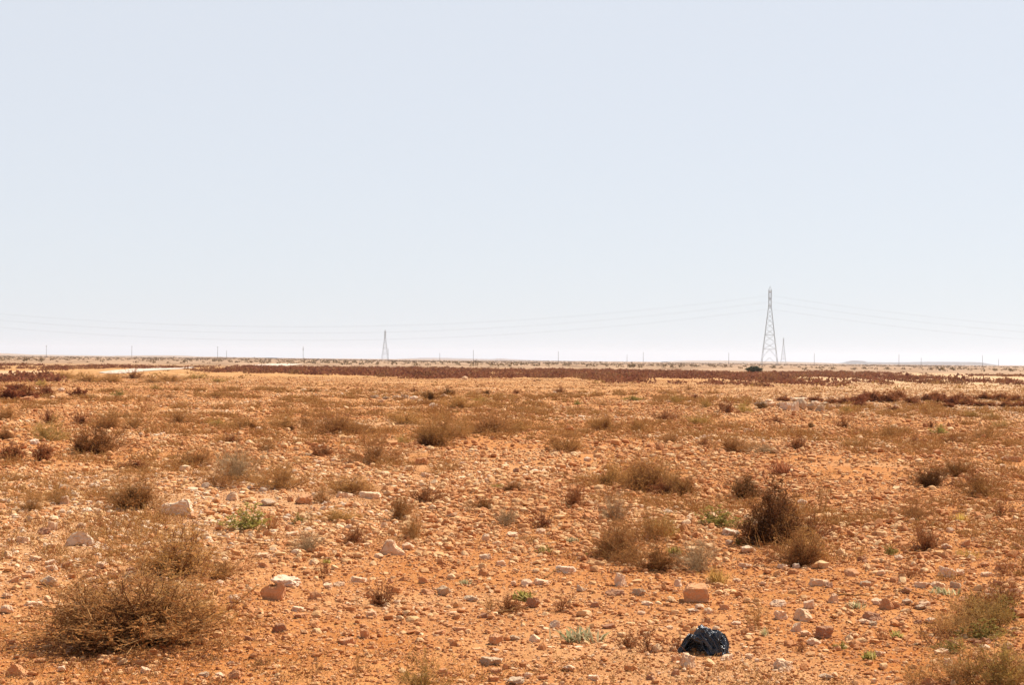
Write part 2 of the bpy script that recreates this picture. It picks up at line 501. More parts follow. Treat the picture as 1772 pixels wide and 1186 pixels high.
def plant(px, py, w, h, cls, label, rot=None, lean=0.0):
    """base pixel, width and height in photo pixels"""
    global last_plant
    p, s = unproject(px, py)
    k = {'olive': 1.38, 'olivefine': 1.45, 'grey': 1.25, 'yellow': 1.3, 'dark': 1.12, 'brown': 1.22, 'rust': 1.2}.get(cls, 1.0)
    W, H = w * s * k, h * s
    i = _pc.get(cls, 0); _pc[cls] = i + 1
    name = NAMES[cls]
    a = random.uniform(0, 6.28) if rot is None else rot
    if cls in WEED:
        o = obj(name, WEED[cls][i % len(WEED[cls])])
    else:
        br, fo = PROTO[cls][i % len(PROTO[cls])]
        if label is None:       # one more clump of the plant before it
            M = Matrix.Translation((p.x, p.y + W * .15, p.z)) @ Matrix.Rotation(a, 4, 'Z') @ Matrix.Diagonal((W, W, H, 1))
            base = last_plant
            B = Matrix.LocRotScale(base.location, base.rotation_euler, base.scale)
            for nm, me in (('branches', br), ('foliage', fo)):
                if me:
                    c = obj(nm, me, base); c.matrix_local = B.inverted() @ M
            return base
        o = bpy.data.objects.new(name, None); C.objects.link(o)
        o.empty_display_size = .1
        obj('branches', br, o)
        if fo: obj('foliage', fo, o)
    o.location = (p.x, p.y + W * .15, p.z)
    o.rotation_euler = (0, 0, a)
    o.scale = (W, W, H)
    tag(o, label, CAT[name], GROUPS[name])
    plant_at.append((px, py, w))
    last_plant = o
    return o


SHRUBS = [
 # ---- far left
 (12, 692, 52, 25, 'heath', 'dark red heath shrub at the left end of the nearest dark clump'),
 (45, 691, 48, 22, 'heath', 'dark red heath shrub in the middle of the leftmost dark clump'),
 (78, 687, 40, 18, 'heath', 'low red heath shrub at the right end of the leftmost dark clump'),
 (28, 676, 60, 12, 'heath', 'brown heath shrub behind the leftmost dark red clump'),
 (134, 686, 38, 16, 'heath', 'single red heath shrub beside a pale stone, right of the leftmost clump'),
 (72, 669, 28, 12, 'yellow', 'small bright yellow shrub behind the leftmost dark red heath'),
 (110, 656, 44, 15, 'olive', 'olive shrub in front of the tan sand patch'),
 (150, 661, 50, 17, 'olive', 'middle one of three olive shrubs before the sand patch'),
 (186, 662, 48, 17, 'olive', 'olive shrub with a dark stem before the whitish sand patch'),
 (229, 656, 36, 17, 'rust', 'russet shrub standing against the whitish sand patch'),
 (262, 663, 44, 13, 'olivefine', 'low olive shrub just right of the russet shrub by the whitish sand'),
 (292, 661, 48, 15, 'olive', 'brownish olive shrub in front of the right end of the whitish sand'),
 (338, 656, 44, 12, 'yellow', 'low yellowish olive shrub at the left end of the brown heath belt'),
 (375, 662, 40, 9, 'yellow', 'flat yellowish shrub before the left end of the heath belt'),
 (268, 675, 22, 10, 'yellow', 'tiny yellow shrub alone on stones below the whitish sand patch'),
 (372, 690, 38, 16, 'olivefine', 'grey green shrub standing alone on bare stones left of centre'),
 (292, 690, 26, 12, 'olivefine', 'small thin olive shrub left of the lone grey green shrub'),
 (205, 686, 30, 12, 'greenleafy', 'faint greenish weed on stones behind the darkest far shrub'),
 (6, 728, 50, 30, 'olive', 'olive shrub cut by the left edge, the farther one'),
 (6, 762, 40, 24, 'brown', 'dark shrub cut by the left edge, near the grey green bush'),
 (82, 733, 32, 26, 'rust', 'small russet shrub behind the broad greenish shrub at left'),
 (82, 763, 88, 46, 'yellow', 'broad greenish yellow shrub left of the darkest far shrub'),
 (138, 736, 36, 26, 'rust', 'russet shrub right behind the darkest far shrub, left one'),
 (188, 742, 66, 40, 'olive', 'tall olive shrub behind the darkest shrub at left'),
 (168, 787, 90, 62, 'brown', 'darkest large brown shrub at left with a nearly black shaded side'),
 (140, 785, 40, 30, 'dark', None),  # darker foliage colour paints the shade on the shrub's lower left side
 (236, 744, 60, 36, 'olivefine', 'loose olive shrub right of and behind the dark brown shrub at left'),
 (308, 733, 48, 25, 'olive', 'compact dark olive shrub alone on stones at left'),
 (18, 799, 66, 26, 'heath', 'low red heath shrub at the left edge above the pale stone field'),
 (72, 800, 46, 32, 'heath', 'round red heath shrub above the pale stone field'),
 (228, 814, 62, 20, 'heath', 'flat red heath shrub on the pale stones, right of the dark shrub'),
 (334, 809, 70, 44, 'olive', 'olive shrub with a dark heart behind the grey dead bush'),
 (226, 886, 124, 74, 'olive', 'dense brown shrub with a black base beside the big white boulder'),
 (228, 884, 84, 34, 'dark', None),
 (52, 890, 44, 36, 'olive', 'small olive bush with dark foot left of the cream wedge stone'),
 (94, 876, 62, 30, 'olivefine', 'spreading olive bush right behind the cream wedge stone'),
 (402, 834, 110, 62, 'grey', 'large grey twiggy dead bush left of centre'),
 (376, 846, 74, 44, 'olivefine', 'olive bush growing before the grey dead bush'),
 (487, 848, 82, 54, 'olive', 'brown olive bush right of the grey dead bush'),
 (458, 780, 50, 26, 'olivefine', 'small olive shrub behind the grey dead bush'),
 (400, 768, 42, 15, 'rust', 'flat russet shrub behind the grey dead bush'),
 (376, 739, 46, 16, 'yellow', 'flat yellow brown shrub at the left end of the long row'),
 (428, 743, 64, 26, 'olive', 'olive shrub behind a round cream stone in the long row'),
 (486, 741, 54, 25, 'olive', 'yellow brown shrub in the long row, next left of the tallest'),
 (528, 741, 48, 32, 'olivefine', 'upright olive shrub leaning on the tallest shrub of the long row'),
 (580, 752, 92, 46, 'olive', 'tallest shrub of the long row with a dark middle'),
 (622, 752, 56, 28, 'olivefine', 'low pale brown shrub right of the tallest in the row'),
 (503, 746, 16, 9, 'dark', 'tiny dark tuft in front of the long shrub row'),
 (556, 790, 58, 24, 'rust', 'small russet shrub on stones below the tallest row shrub'),
 (646, 805, 84, 54, 'olive', 'brown shrub with pale leaves left of the blocky orange wedge stone'),
 (698, 736, 68, 26, 'olive', 'olive shrub below the grey stone heap'),
 (752, 772, 80, 40, 'brown', 'shrub with a black shaded base between the two wide olive shrubs'),
 (742, 772, 50, 20, 'dark', None),  # dark core: shadowed inside of the base put in as plant colour
 (756, 760, 96, 40, 'olive', 'olive crown rising behind the black based shrub'),
 (802, 758, 64, 34, 'olivefine', 'pale loose shrub right of the black based shrub'),
 (850, 750, 78, 40, 'olive', 'wide olive shrub with a dark left foot near the centre'),
 (900, 750, 44, 22, 'olivefine', 'low shrub at the right end of the central olive shrubs'),
 (694, 768, 40, 14, 'yellow', 'thin yellow shrub left of the black based shrub'),
 (745, 693, 32, 15, 'dark', 'dark grey shrub on the grey stone heap behind the white stone'),
 (777, 685, 24, 13, 'dark', 'smaller dark shrub at the right end of the grey stone heap'),
 (792, 707, 58, 22, 'olive', 'olive brown shrub right of the bright white stone'),
 (832, 697, 30, 14, 'yellow', 'yellowish small shrub two steps right of the white stone'),
 (717, 679, 16, 9, 'rust', 'tiny rusty shrub above the grey stone heap'),
 (842, 683, 13, 8, 'dark', 'tiny dark brown tuft alone above the central stones'),
 (893, 682, 20, 9, 'rust', 'tiny rusty tuft near the heath belt, left of another'),
 (970, 681, 24, 12, 'rust', 'small orange brown tuft close to the heath belt'),
 (868, 688, 26, 9, 'olivefine', 'faint low olive tuft right of the tiny dark tuft'),
 (976, 782, 80, 42, 'olive', 'brown rounded shrub alone right of centre'),
 (1044, 745, 58, 34, 'olive', 'left one of the twin grey olive shrubs'),
 (1103, 749, 52, 28, 'olive', 'right one of the twin grey olive shrubs'),
 (1098, 694, 42, 9, 'greenleafy', 'flat bright green weed far off on the orange stones'),
 (998, 701, 20, 8, 'greenleafy', 'small green weed far off, left of a larger flat one'),
 (1042, 703, 30, 9, 'olivefine', 'low olive weed between the two far green weeds'),
 (1170, 698, 28, 18, 'yellow', 'thin yellow green shrub far right of the flat green weed'),
 (1220, 706, 26, 14, 'yellow', 'small yellow weed left of the rusty shrub by the boulder heap'),
 (1192, 676, 14, 9, 'olivefine', 'tiny grey tuft below the heath belt, right of centre'),
 (1204, 690, 18, 7, 'heath', 'tiny reddish tuft below the heath belt, right of centre'),
 (1256, 715, 42, 23, 'rust', 'rusty shrub left of the yellow shrub by the boulder heap'),
 (1290, 715, 36, 22, 'yellow', 'yellow olive shrub at the left end of the boulder heap'),
 (1318, 708, 24, 12, 'dark', 'purplish dark shrub among the left stones of the boulder heap'),
 (1150, 728, 50, 16, 'rust', 'thin rusty shrub right of the twin grey olive shrubs'),
 (1210, 735, 50, 18, 'yellow', 'thin yellowish shrub between twin olive shrubs and pale flat stone'),
 (1160, 767, 40, 20, 'olive', 'small brown shrub below the twin grey olive shrubs'),
 (1140, 774, 26, 9, 'rust', 'tiny rusty tuft touching the small brown shrub'),
 (1268, 782, 74, 36, 'olive', 'olive shrub below the pale flat stone'),
 (1325, 785, 62, 19, 'grey', 'pale grey low shrub right of the olive one below the flat stone'),
 (1220, 772, 30, 14, 'rust', 'rusty low weed left of the olive shrub below the flat stone'),
 (1352, 824, 62, 38, 'rusttuft', 'loose orange dry weed right of the path of bare stones'),
 (1384, 778, 48, 24, 'rust', 'russet tuft right of the pale grey low shrub'),
 (1388, 752, 44, 16, 'olivefine', 'brown olive tuft below the right end of the boulder heap'),
 (1345, 733, 30, 12, 'rust', 'small rusty tuft under the middle of the boulder heap'),
 (1462, 742, 36, 20, 'rust', 'thin rusty shrub right of the boulder heap'),
 (1403, 741, 16, 9, 'dark', 'tiny dark tuft below the right end of the boulder heap'),
 (1464, 716, 28, 14, 'yellow', 'yellow tuft at the right foot of the boulder heap'),
 (1490, 775, 62, 20, 'olivefine', 'wide thin olive weed on orange stones at right'),
 (1540, 757, 40, 18, 'olivefine', 'pale olive weed right of the wide thin one'),
 (1584, 768, 34, 10, 'rust', 'low rusty weed above the orange block stone'),
 (1612, 741, 17, 15, 'rust', 'small upright dark rusty shrub far right'),
 (1630, 753, 38, 17, 'greenleafy', 'green yellow weed beside the small upright rusty shrub'),
 (1648, 770, 46, 16, 'rust', 'pale rusty weed below the green yellow weed'),
 (1716, 760, 64, 30, 'olivefine', 'pale pinkish olive shrub near the right edge'),
 (1737, 742, 36, 20, 'yellow', 'yellow shrub touching the pale pinkish shrub near the right edge'),
 (1685, 723, 38, 13, 'yellow', 'yellow brown shrub on the pale stones at far right'),
 (1718, 727, 26, 15, 'yellow', 'small yellow green shrub on the pale stones at far right'),
 (1602, 717, 21, 12, 'rust', 'round brown tuft alone on the pale stones'),
 (1548, 711, 24, 9, 'heath', 'flat dark tuft alone on the pale stones'),
 (1662, 826, 54, 42, 'brown', 'taller brown bush behind the blackest one at right'),
 (1612, 842, 66, 34, 'dark', 'blackest low bush at right on bare orange soil'),
 (1700, 860, 62, 38, 'brown', 'brown bush, nearest of the three dark ones at right'),
 (1690, 846, 50, 32, 'rust', 'russet growth behind the nearest of three dark bushes at right'),
 # ---- middle distance
 (1066, 842, 74, 50, 'olive', 'left part shrub of the tall dry thicket right of centre'),
 (1048, 842, 22, 14, 'dark', 'small black tuft at the left foot of the dry thicket'),
 (1128, 852, 90, 62, 'olive', 'tallest shrub in the middle of the dry thicket'),
 (1108, 850, 70, 46, 'brown', None),
 (1150, 850, 60, 52, 'olivefine', None),
 (1172, 856, 60, 46, 'olivefine', 'right end shrub of the dry thicket'),
 (1188, 858, 60, 34, 'brown', None),
 (1105, 830, 50, 46, 'olivefine', 'upright stalky weed sticking out of the dry thicket'),
 (1150, 858, 50, 28, 'rust', 'russet low growth under the dry thicket'),
 (888, 852, 56, 20, 'olive', 'dark olive low weed left of the dry thicket'),
 (862, 846, 26, 11, 'rosette', 'green weed touching a dark olive low weed'),
 (838, 884, 46, 22, 'brown', 'flat dark tuft behind the small wedge stones at centre'),
 (876, 908, 54, 36, 'grey', 'grey brown dead tuft near the centre'),
 (940, 911, 34, 26, 'rust', 'dark russet tuft right of the grey brown dead tuft'),
 (996, 883, 54, 44, 'rust', 'upright russet shrub left of the dry thicket'),
 (692, 900, 46, 46, 'brown', 'spiky dark dead shrub above the pyramid boulder'),
 (735, 872, 62, 32, 'rust', 'flat russet shrub behind the spiky dark one'),
 (716, 934, 50, 58, 'olivefine', 'tall thin olive weed just behind the pyramid boulder'),
 (600, 856, 84, 36, 'olive', 'brown bush behind the orange block stone at left'),
 (556, 872, 46, 30, 'olivefine', 'small olive bush just right of the orange block stone'),
 (586, 900, 78, 24, 'olive', 'low dark bush with black shadow left of the spiky shrub'),
 (530, 960, 60, 40, 'grey', 'grey bare twigs left of the yellow flowered weed'),
 (614, 946, 54, 34, 'rust', 'thin russet weed left of the pyramid boulder'),
 (558, 1006, 30, 46, 'sprig', 'thin upright russet weed behind the white lumpy stone'),
 (565, 978, 22, 12, 'rosette', 'small green weed above the white lumpy stone'),
 (426, 926, 100, 46, 'greenleafy', 'wide yellow green weed right of the white boulder'),
 (468, 922, 36, 50, 'rusttuft', 'upright orange grass right of the wide yellow green weed'),
 (518, 908, 36, 20, 'greenleafy', 'small pale green weed below the orange block stone'),
 (536, 918, 20, 50, 'olivesprig', 'single tall thin stalk weed below the orange block stone'),
 (1076, 968, 76, 78, 'olive', 'grey brown bush with dark foot left of the bright green weed'),
 (1062, 962, 90, 60, 'brown', None),
 (1100, 975, 80, 50, 'olivefine', None),
 (1128, 936, 70, 80, 'olivefine', 'tall yellow stalks behind the bright green weed'),
 (1150, 930, 70, 44, 'yellow', None),
 (1064, 905, 56, 50, 'grey', 'grey dead twigs below the dry thicket'),
 (1140, 988, 90, 46, 'brown', 'russet bush in front of the bright green weed'),
 (1206, 988, 90, 64, 'grey', 'grey violet dead bush right of the bright green weed'),
 (1166, 960, 30, 24, 'rosette', 'bright green leafy weed between grey and brown bushes'),
 (1246, 914, 100, 32, 'greenleafy', 'wide green weed left of the blackest large bush'),
 (1279, 944, 20, 14, 'rosette', 'small bright yellow green weed by white slabs'),
 (1336, 944, 104, 102, 'dark', 'largest black brown bush at right of centre'),
 (1322, 946, 100, 46, 'dark', None),
 (1365, 944, 96, 66, 'brown', None),
 (1352, 905, 70, 62, 'brown', None),
 (1292, 864, 78, 38, 'dark', 'low black bush behind the largest black brown bush'),
 (1404, 940, 62, 46, 'rust', 'russet bush at the right side of the largest black bush'),
 (1386, 984, 86, 60, 'brown', 'brown bush in front of the largest black bush, right side'),
 (1392, 978, 90, 58, 'olive', None),
 (1602, 954, 70, 46, 'rust', 'purple russet bush alone at right'),
 (1588, 906, 62, 42, 'olivefine', 'thin olive twigs behind the purple russet bush'),
 (1424, 894, 24, 76, 'olivesprig', 'very thin tall dry stalk right of the largest black bush'),
 (1518, 908, 32, 24, 'olivesprig', 'thin olive weed between black bush and purple bush'),
 (1542, 962, 40, 18, 'greenleafy', 'pale green weed left of the purple russet bush'),
 (1676, 966, 64, 20, 'tuft', 'flat yellow green grass right of the purple russet bush'),
 (1665, 908, 34, 24, 'tuft', 'thin yellow grass above the flat yellow green grass'),
 (1732, 898, 50, 32, 'sprig', 'thin brown weed near the right edge behind orange stones'),
 (1242, 1010, 52, 36, 'tuft', 'yellow green grass tuft behind the big square block'),
 (1575, 1006, 54, 28, 'sprig', 'small russet weed right of the round orange stone'),
 (1490, 965, 38, 18, 'olivesprig', 'faint grey twigs left of the orange stone'),
 # ---- near
 (1730, 1098, 120, 74, 'yellow', 'large yellow green bush at the right edge'),
 (1672, 1104, 120, 56, 'olivefine', None),
 (1700, 1080, 110, 60, 'brown', None),
 (1705, 1110, 96, 36, 'greenleafy', 'green low growth before the large bush at the right edge'),
 (1740, 1075, 80, 40, 'greenleafy', None),
 (1650, 1130, 70, 26, 'greenleafy', None),
 (1742, 1050, 70, 50, 'rust', 'russet twigs behind the large bush at the right edge'),
 (1690, 1196, 170, 84, 'olivefine', 'sprawling olive weed in the bottom right corner'),
 (1745, 1200, 120, 90, 'yellow', None),
 (1618, 1120, 80, 60, 'olivesprig', 'thin grey olive stalks left of the large right edge bush'),
 (1740, 1180, 90, 60, 'brown', 'dark russet weed in the bottom right corner'),
 (1590, 1192, 70, 56, 'olivesprig', 'pale thin stalks at the bottom, left of the corner weed'),
 (730, 1196, 72, 74, 'yellow', 'pale greenish weed at the bottom edge, left of the bag'),
 (660, 1052, 60, 42, 'rust', 'small rusty bush below the pyramid boulder'),
 (908, 1038, 46, 24, 'rosette', 'bright green weed beside a brown lump of stone'),
 (880, 1064, 56, 30, 'rust', 'russet dead weed in front of a bright green weed'),
 (972, 1062, 56, 34, 'sprig', 'russet stalks right of the brown lump of stone'),
 (846, 1062, 44, 26, 'olivesprig', 'small olive weed left of the russet dead weed'),
 (1006, 1114, 76, 30, 'silver', 'silver green leafy weed left of the plastic bag'),
 (1122, 1136, 84, 44, 'sprig', 'rusty dry weed just left of the plastic bag'),
 (1086, 1128, 40, 30, 'rust', 'small dark rusty weed left of the dry one by the bag'),
 (1170, 1134, 56, 24, 'sprig', 'rusty stalks touching the left end of the plastic bag'),
 (1312, 1094, 60, 56, 'olivesprig', 'thin upright twigs right of the plastic bag'),
 (1322, 1104, 14, 20, 'silver', 'tiny pale leafed weed at the foot of thin twigs'),
 (1384, 1134, 40, 24, 'sprig', 'small reddish weed below the square brown slab'),
 (1455, 1130, 34, 14, 'greenleafy', 'tiny green weed between the square slab and rusty sprouts'),
 (1506, 1148, 36, 20, 'rosette', 'light green weed near the bottom right'),
 (1552, 1104, 28, 18, 'rosette', 'light green sprout right of rusty leaves'),
 (1527, 1108, 34, 22, 'rusttuft', 'rusty brown sprouting leaves at right'),
 (1480, 1058, 34, 16, 'silver', 'grey green weed below the dark stick'),
 (1634, 1032, 44, 16, 'silver', 'grey green weed by the cream slab at right'),
 (1740, 1000, 60, 24, 'sprig', 'russet weed behind the large right edge bush'),
 (804, 1009, 22, 12, 'silver', 'pale green leaves behind the brown grey stones at centre'),
 (990, 936, 20, 12, 'silver', 'small silver green leaves below the upright russet shrub'),
 (942, 958, 40, 16, 'greenleafy', 'green weed with yellow leaves near the centre'),
 (1022, 962, 24, 10, 'greenleafy', 'tiny green weed left of the grey brown bush'),
 (912, 940, 44, 22, 'olivesprig', 'thin yellow brown weed near the centre'),
 (1060, 1186, 18, 26, 'olivesprig', 'single tiny dry sprig at the bottom edge'),
 (548, 1170, 30, 30, 'olivesprig', 'faint dry sprig at the bottom edge left of the pale weed'),
 (620, 1176, 18, 60, 'olivesprig', 'very thin green stalk left of the pale weed at bottom'),
 (452, 1160, 50, 18, 'olivesprig', 'fallen dry twigs right of the bottom left wedge stone'),
 (215, 1122, 330, 158, 'olive', 'biggest sprawling tan bush in the left foreground'),
 (225, 1120, 230, 110, 'brown', None),
 (150, 1108, 170, 100, 'olivefine', None),
 (285, 1100, 190, 104, 'olive', None),
 (210, 1118, 230, 52, 'dark', None),
 (305, 1004, 160, 102, 'olive', 'second largest tan bush, right behind the biggest one'),
 (312, 1000, 44, 30, 'dark', None),
 (385, 1004, 80, 54, 'olivefine', None),
 (120, 986, 70, 22, 'olivesprig', 'thin flat weed left of the second largest tan bush'),
]
for row in SHRUBS:
    plant(*row)
plant(1305, 644.6, 28, 10.5, 'evergreen', 'rounded dark green bush alone at the far edge of the brown heath')

# ---- heath row on the right, between the stony ground and the plain
hrng = random.Random(5)
HE = []
spots = [(1357, 695, 30, 9), (1388, 694, 26, 8), (1412, 697, 34, 11), (1438, 699, 30, 10), (1462, 700, 34, 11), (1487, 698, 40, 14), (1490, 704, 32, 10),
         (1515, 696, 44, 16), (1540, 697, 46, 17), (1500, 688, 30, 10), (1556, 690, 36, 13), (1578, 699, 36, 13), (1588, 703, 26, 8), (1604, 694, 34, 11),
         (1622, 690, 30, 12), (1632, 698, 42, 14), (1650, 701, 40, 13), (1640, 706, 36, 9), (1664, 694, 40, 12), (1676, 702, 44, 11), (1695, 704, 36, 9),
         (1706, 692, 46, 11), (1735, 694, 40, 12), (1716, 704, 20, 7), (1745, 705, 44, 11), (1762, 697, 34, 12), (1770, 704, 26, 10)]
for k, (a, b, w, h) in enumerate(spots):
    plant(a, b, w * 1.1, h * 1.1, 'heath', 'reddish brown heath shrub merged into the dense row right of the boulder heap')

# ------------------------------------------------------------------ rocks
def ico(sub):
    bm = bmesh.new(); bmesh.ops.create_icosphere(bm, subdivisions=sub, radius=1)
    bm.verts.ensure_lookup_table()
    V = np.array([v.co[:] for v in bm.verts]); F = np.array([[v.index for v in f.verts] for f in bm.faces])
    bm.free(); return V, F


ICO = {k: ico(k) for k in (1, 2, 3, 5)}


def cut_rock(U, normals, dists, soft=0.0):
    """clip the rays of a sphere by planes: an angular stone"""
    d = U @ normals.T
    t = np.where(d > 1e-3, dists[None] / np.maximum(d, 1e-3), 9.)
    if soft:
        k = 1 / soft
        r = (np.sum(np.minimum(t, 9.) ** -k, 1)) ** (-1 / k)
        r = np.minimum(r * (1 + soft * .6), 1.25)
    else:
        r = np.minimum(t.min(1), 1.25)
    return U * r[:, None]


def rock_shape(kind, sub, rng, soft=.05):
    U, F = ICO[sub]
    n = unit(rng.normal(size=(rng.integers(7, 11), 3))); d = rng.uniform(.62, 1.0, len(n))
    ax = np.array([[1, 0, 0], [-1, 0, 0], [0, 1, 0], [0, -1, 0], [0, 0, 1], [0, 0, -1.]])
    sc = np.array([1, 1, 1.])
    if kind == 'block':
        n = np.concatenate([unit(ax + rng.normal(size=ax.shape) * .13), n[:4]]); d = np.concatenate([rng.uniform(.58, .7, 6), rng.uniform(.82, .95, 4)])
    elif kind == 'wedge':
        ph = rng.uniform(0, 6.28) + np.arange(4) * 1.57 + rng.normal(size=4) * .35
        tl = rng.uniform(-.1, .35, 4); tl[rng.integers(0, 4)] = rng.uniform(.7, 1.3)
        top = unit(np.array([rng.normal() * .35, rng.normal() * .35, 1.]))
        n = np.concatenate([unit(np.stack([np.cos(ph), np.sin(ph), tl], 1)), [[0, 0, -1.]], [top], n[:4]])
        d = np.concatenate([rng.uniform(.5, .72, 4), [.5], [rng.uniform(.45, .6)], rng.uniform(.72, .95, 4)])
    elif kind == 'slab':
        n = np.concatenate([[[.1, .05, 1.]], [[0, .1, -1.]], n]); n = unit(n); d = np.concatenate([[.34, .34], np.clip(d, .75, 1)])
    elif kind == 'round':
        n = unit(rng.normal(size=(16, 3))); d = rng.uniform(.85, 1.0, 16); soft = max(soft, .09)
    V = cut_rock(U, n, d, soft)
    return V, F


def unit_box(V):
    lo, hi = V.min(0), V.max(0)
    V = (V - (lo + hi) / 2) / (hi - lo)
    V[:, 2] += .5
    return V


def rough_up(V, amp, freq, off):
    out = V.copy()
    for i, p in enumerate(V):
        q = Vector((p[0] * freq + off, p[1] * freq, p[2] * freq))
        n = mnoise.fractal(q, .8, 2.0, 4)
        out[i] *= 1 + amp * n
    return out


ROCK = {}
for kind, cnt in (('block', 3), ('wedge', 4), ('slab', 3), ('round', 2), ('lump', 3)):
    for s in range(cnt):
        rng = np.random.default_rng(hash((kind == 'block', len(kind), s)) % 9999)
        V, F = rock_shape(kind, 5, rng, .022)
        V = rough_up(V, .17 if kind != 'round' else .10, 1.9, 10 * s)
        V = rough_up(V, .055, 5., 3 * s)
        if kind == 'block': V = rough_up(V, .10, 3.1, 7 * s)
        ROCK.setdefault(kind, []).append((unit_box(V), F))
ROCKMESH = {}


def rock_mesh(kind, i, colour):
    key = (kind, i % len(ROCK[kind]), colour)
    if key not in ROCKMESH:
        V, F = ROCK[kind][key[1]]
        ROCKMESH[key] = mk(colour + '_rock', V, [F], ROCKM[colour])
    return ROCKMESH[key]


def outline_rock(name, pts, depth, colour, lean=.25, seed=0):
    """a stone with a known front outline (x, z in 0..1), given real depth, bevelled and weathered"""
    bm = bmesh.new()
    fr = [bm.verts.new((x - .5, -depth / 2 + .04 * math.sin(i * 2.1), z)) for i, (x, z) in enumerate(pts)]
    cx = sum(p[0] for p in pts) / len(pts)
    bk = [bm.verts.new(((x - cx) * .86 + cx - .5 + .06, depth / 2 + .05 * math.cos(i * 1.7), max(0, z * (1 - lean)))) for i, (x, z) in enumerate(pts)]
    n = len(pts)
    bm.faces.new(fr); bm.faces.new(bk[::-1])
    for i in range(n):
        bm.faces.new((fr[i], bk[i], bk[(i + 1) % n], fr[(i + 1) % n]))
    bmesh.ops.recalc_face_normals(bm, faces=bm.faces)
    bmesh.ops.bevel(bm, geom=bm.edges[:], offset=.06, segments=3, affect='EDGES', clamp_overlap=True)
    bmesh.ops.triangulate(bm, faces=bm.faces[:])
    for _ in range(4):
        bmesh.ops.subdivide_edges(bm, edges=[e for e in bm.edges if e.calc_length() > .05], cuts=1, use_grid_fill=True)
    bmesh.ops.triangulate(bm, faces=bm.faces[:])
    for v in bm.verts:
        q = v.co * 3 + Vector((seed, 0, 0))
        v.co += mnoise.noise_vector(q) * .05 + mnoise.noise_vector(q * 3.1) * .028 + mnoise.noise_vector(q * 8.) * .010
    me = bpy.data.meshes.new(name); bm.to_mesh(me); bm.free()
    me.materials.append(ROCKM[colour])
    return me


rock_rows = []   # (object, px, py, w, shape, colour, metres wide, label or None)
_rc = {}


def rock(px, py, w, h, shape, colour, label=None, mesh=None, rot=None, dep=None, sink=.14):
    p, s = unproject(px, py)
    W = w * s
    ang = CAM_H / max(3, p.y)
    H = max(h * s * .92, W * .25)
    D = W * (dep or random.uniform(.7, 1.0))
    H2 = max(H - D * ang * .6, W * .28) * (1 + sink)
    i = _rc.get(shape, 0); _rc[shape] = i + 1
    me = mesh or rock_mesh(shape, i, colour)
    o = obj('rock', me)
    o.location = (p.x, p.y + D * .45, p.z - H2 * sink)
    o.rotation_euler = (random.uniform(-.07, .07), random.uniform(-.07, .07), random.choice((0, math.pi)) + random.uniform(-.5, .5) if rot is None else rot)
    o.scale = (W, D, H2)
    rock_rows.append([o, px, py, w, shape, colour, W, label])
    return o


HEART = outline_rock('notched_rock', [(.04, .30), (.22, .03), (.55, 0), (.86, .12), (.97, .45), (1.0, .80), (.86, 1.0), (.72, .95), (.62, .68), (.42, .78), (.15, .74), (0, .55)], .8, 'orange', .35, 1)
PYR = outline_rock('pyramid_rock', [(.02, .12), (.10, .0), (.80, .0), (1.0, .10), (.95, .35), (.66, .60), (.52, .98), (.30, 1.0), (.12, .62)], .95, 'pale', .15, 4)
BLOCK = outline_rock('square_block', [(.0, .05), (.5, .0), (.97, .04), (1.0, .5), (.99, .86), (.55, .84), (.2, .90), (.02, .66)], 1.0, 'orange', -.22, 7)
TRI = outline_rock('triangular_rock', [(.0, .05), (.5, .0), (.95, .04), (1.0, .14), (.74, .42), (.55, .92), (.42, 1.0), (.2, .70), (.04, .32)], .85, 'orange', .3, 9)
ARCH = outline_rock('arched_boulder', [(.0, .1), (.2, 0), (.36, .12), (.5, .30), (.64, .16), (.84, 0), (1., .2), (.92, .62), (.70, .9), (.48, 1.), (.24, .8), (.08, .4)], .8, 'white', .2, 12)
BOULDER = outline_rock('pitted_boulder', [(.0, .32), (.1, .08), (.4, .0), (.75, .06), (1., .12), (.99, .5), (.92, .86), (.76, 1.), (.58, .82), (.4, .70), (.22, .78), (.06, .62)], .7, 'white', .1, 15)

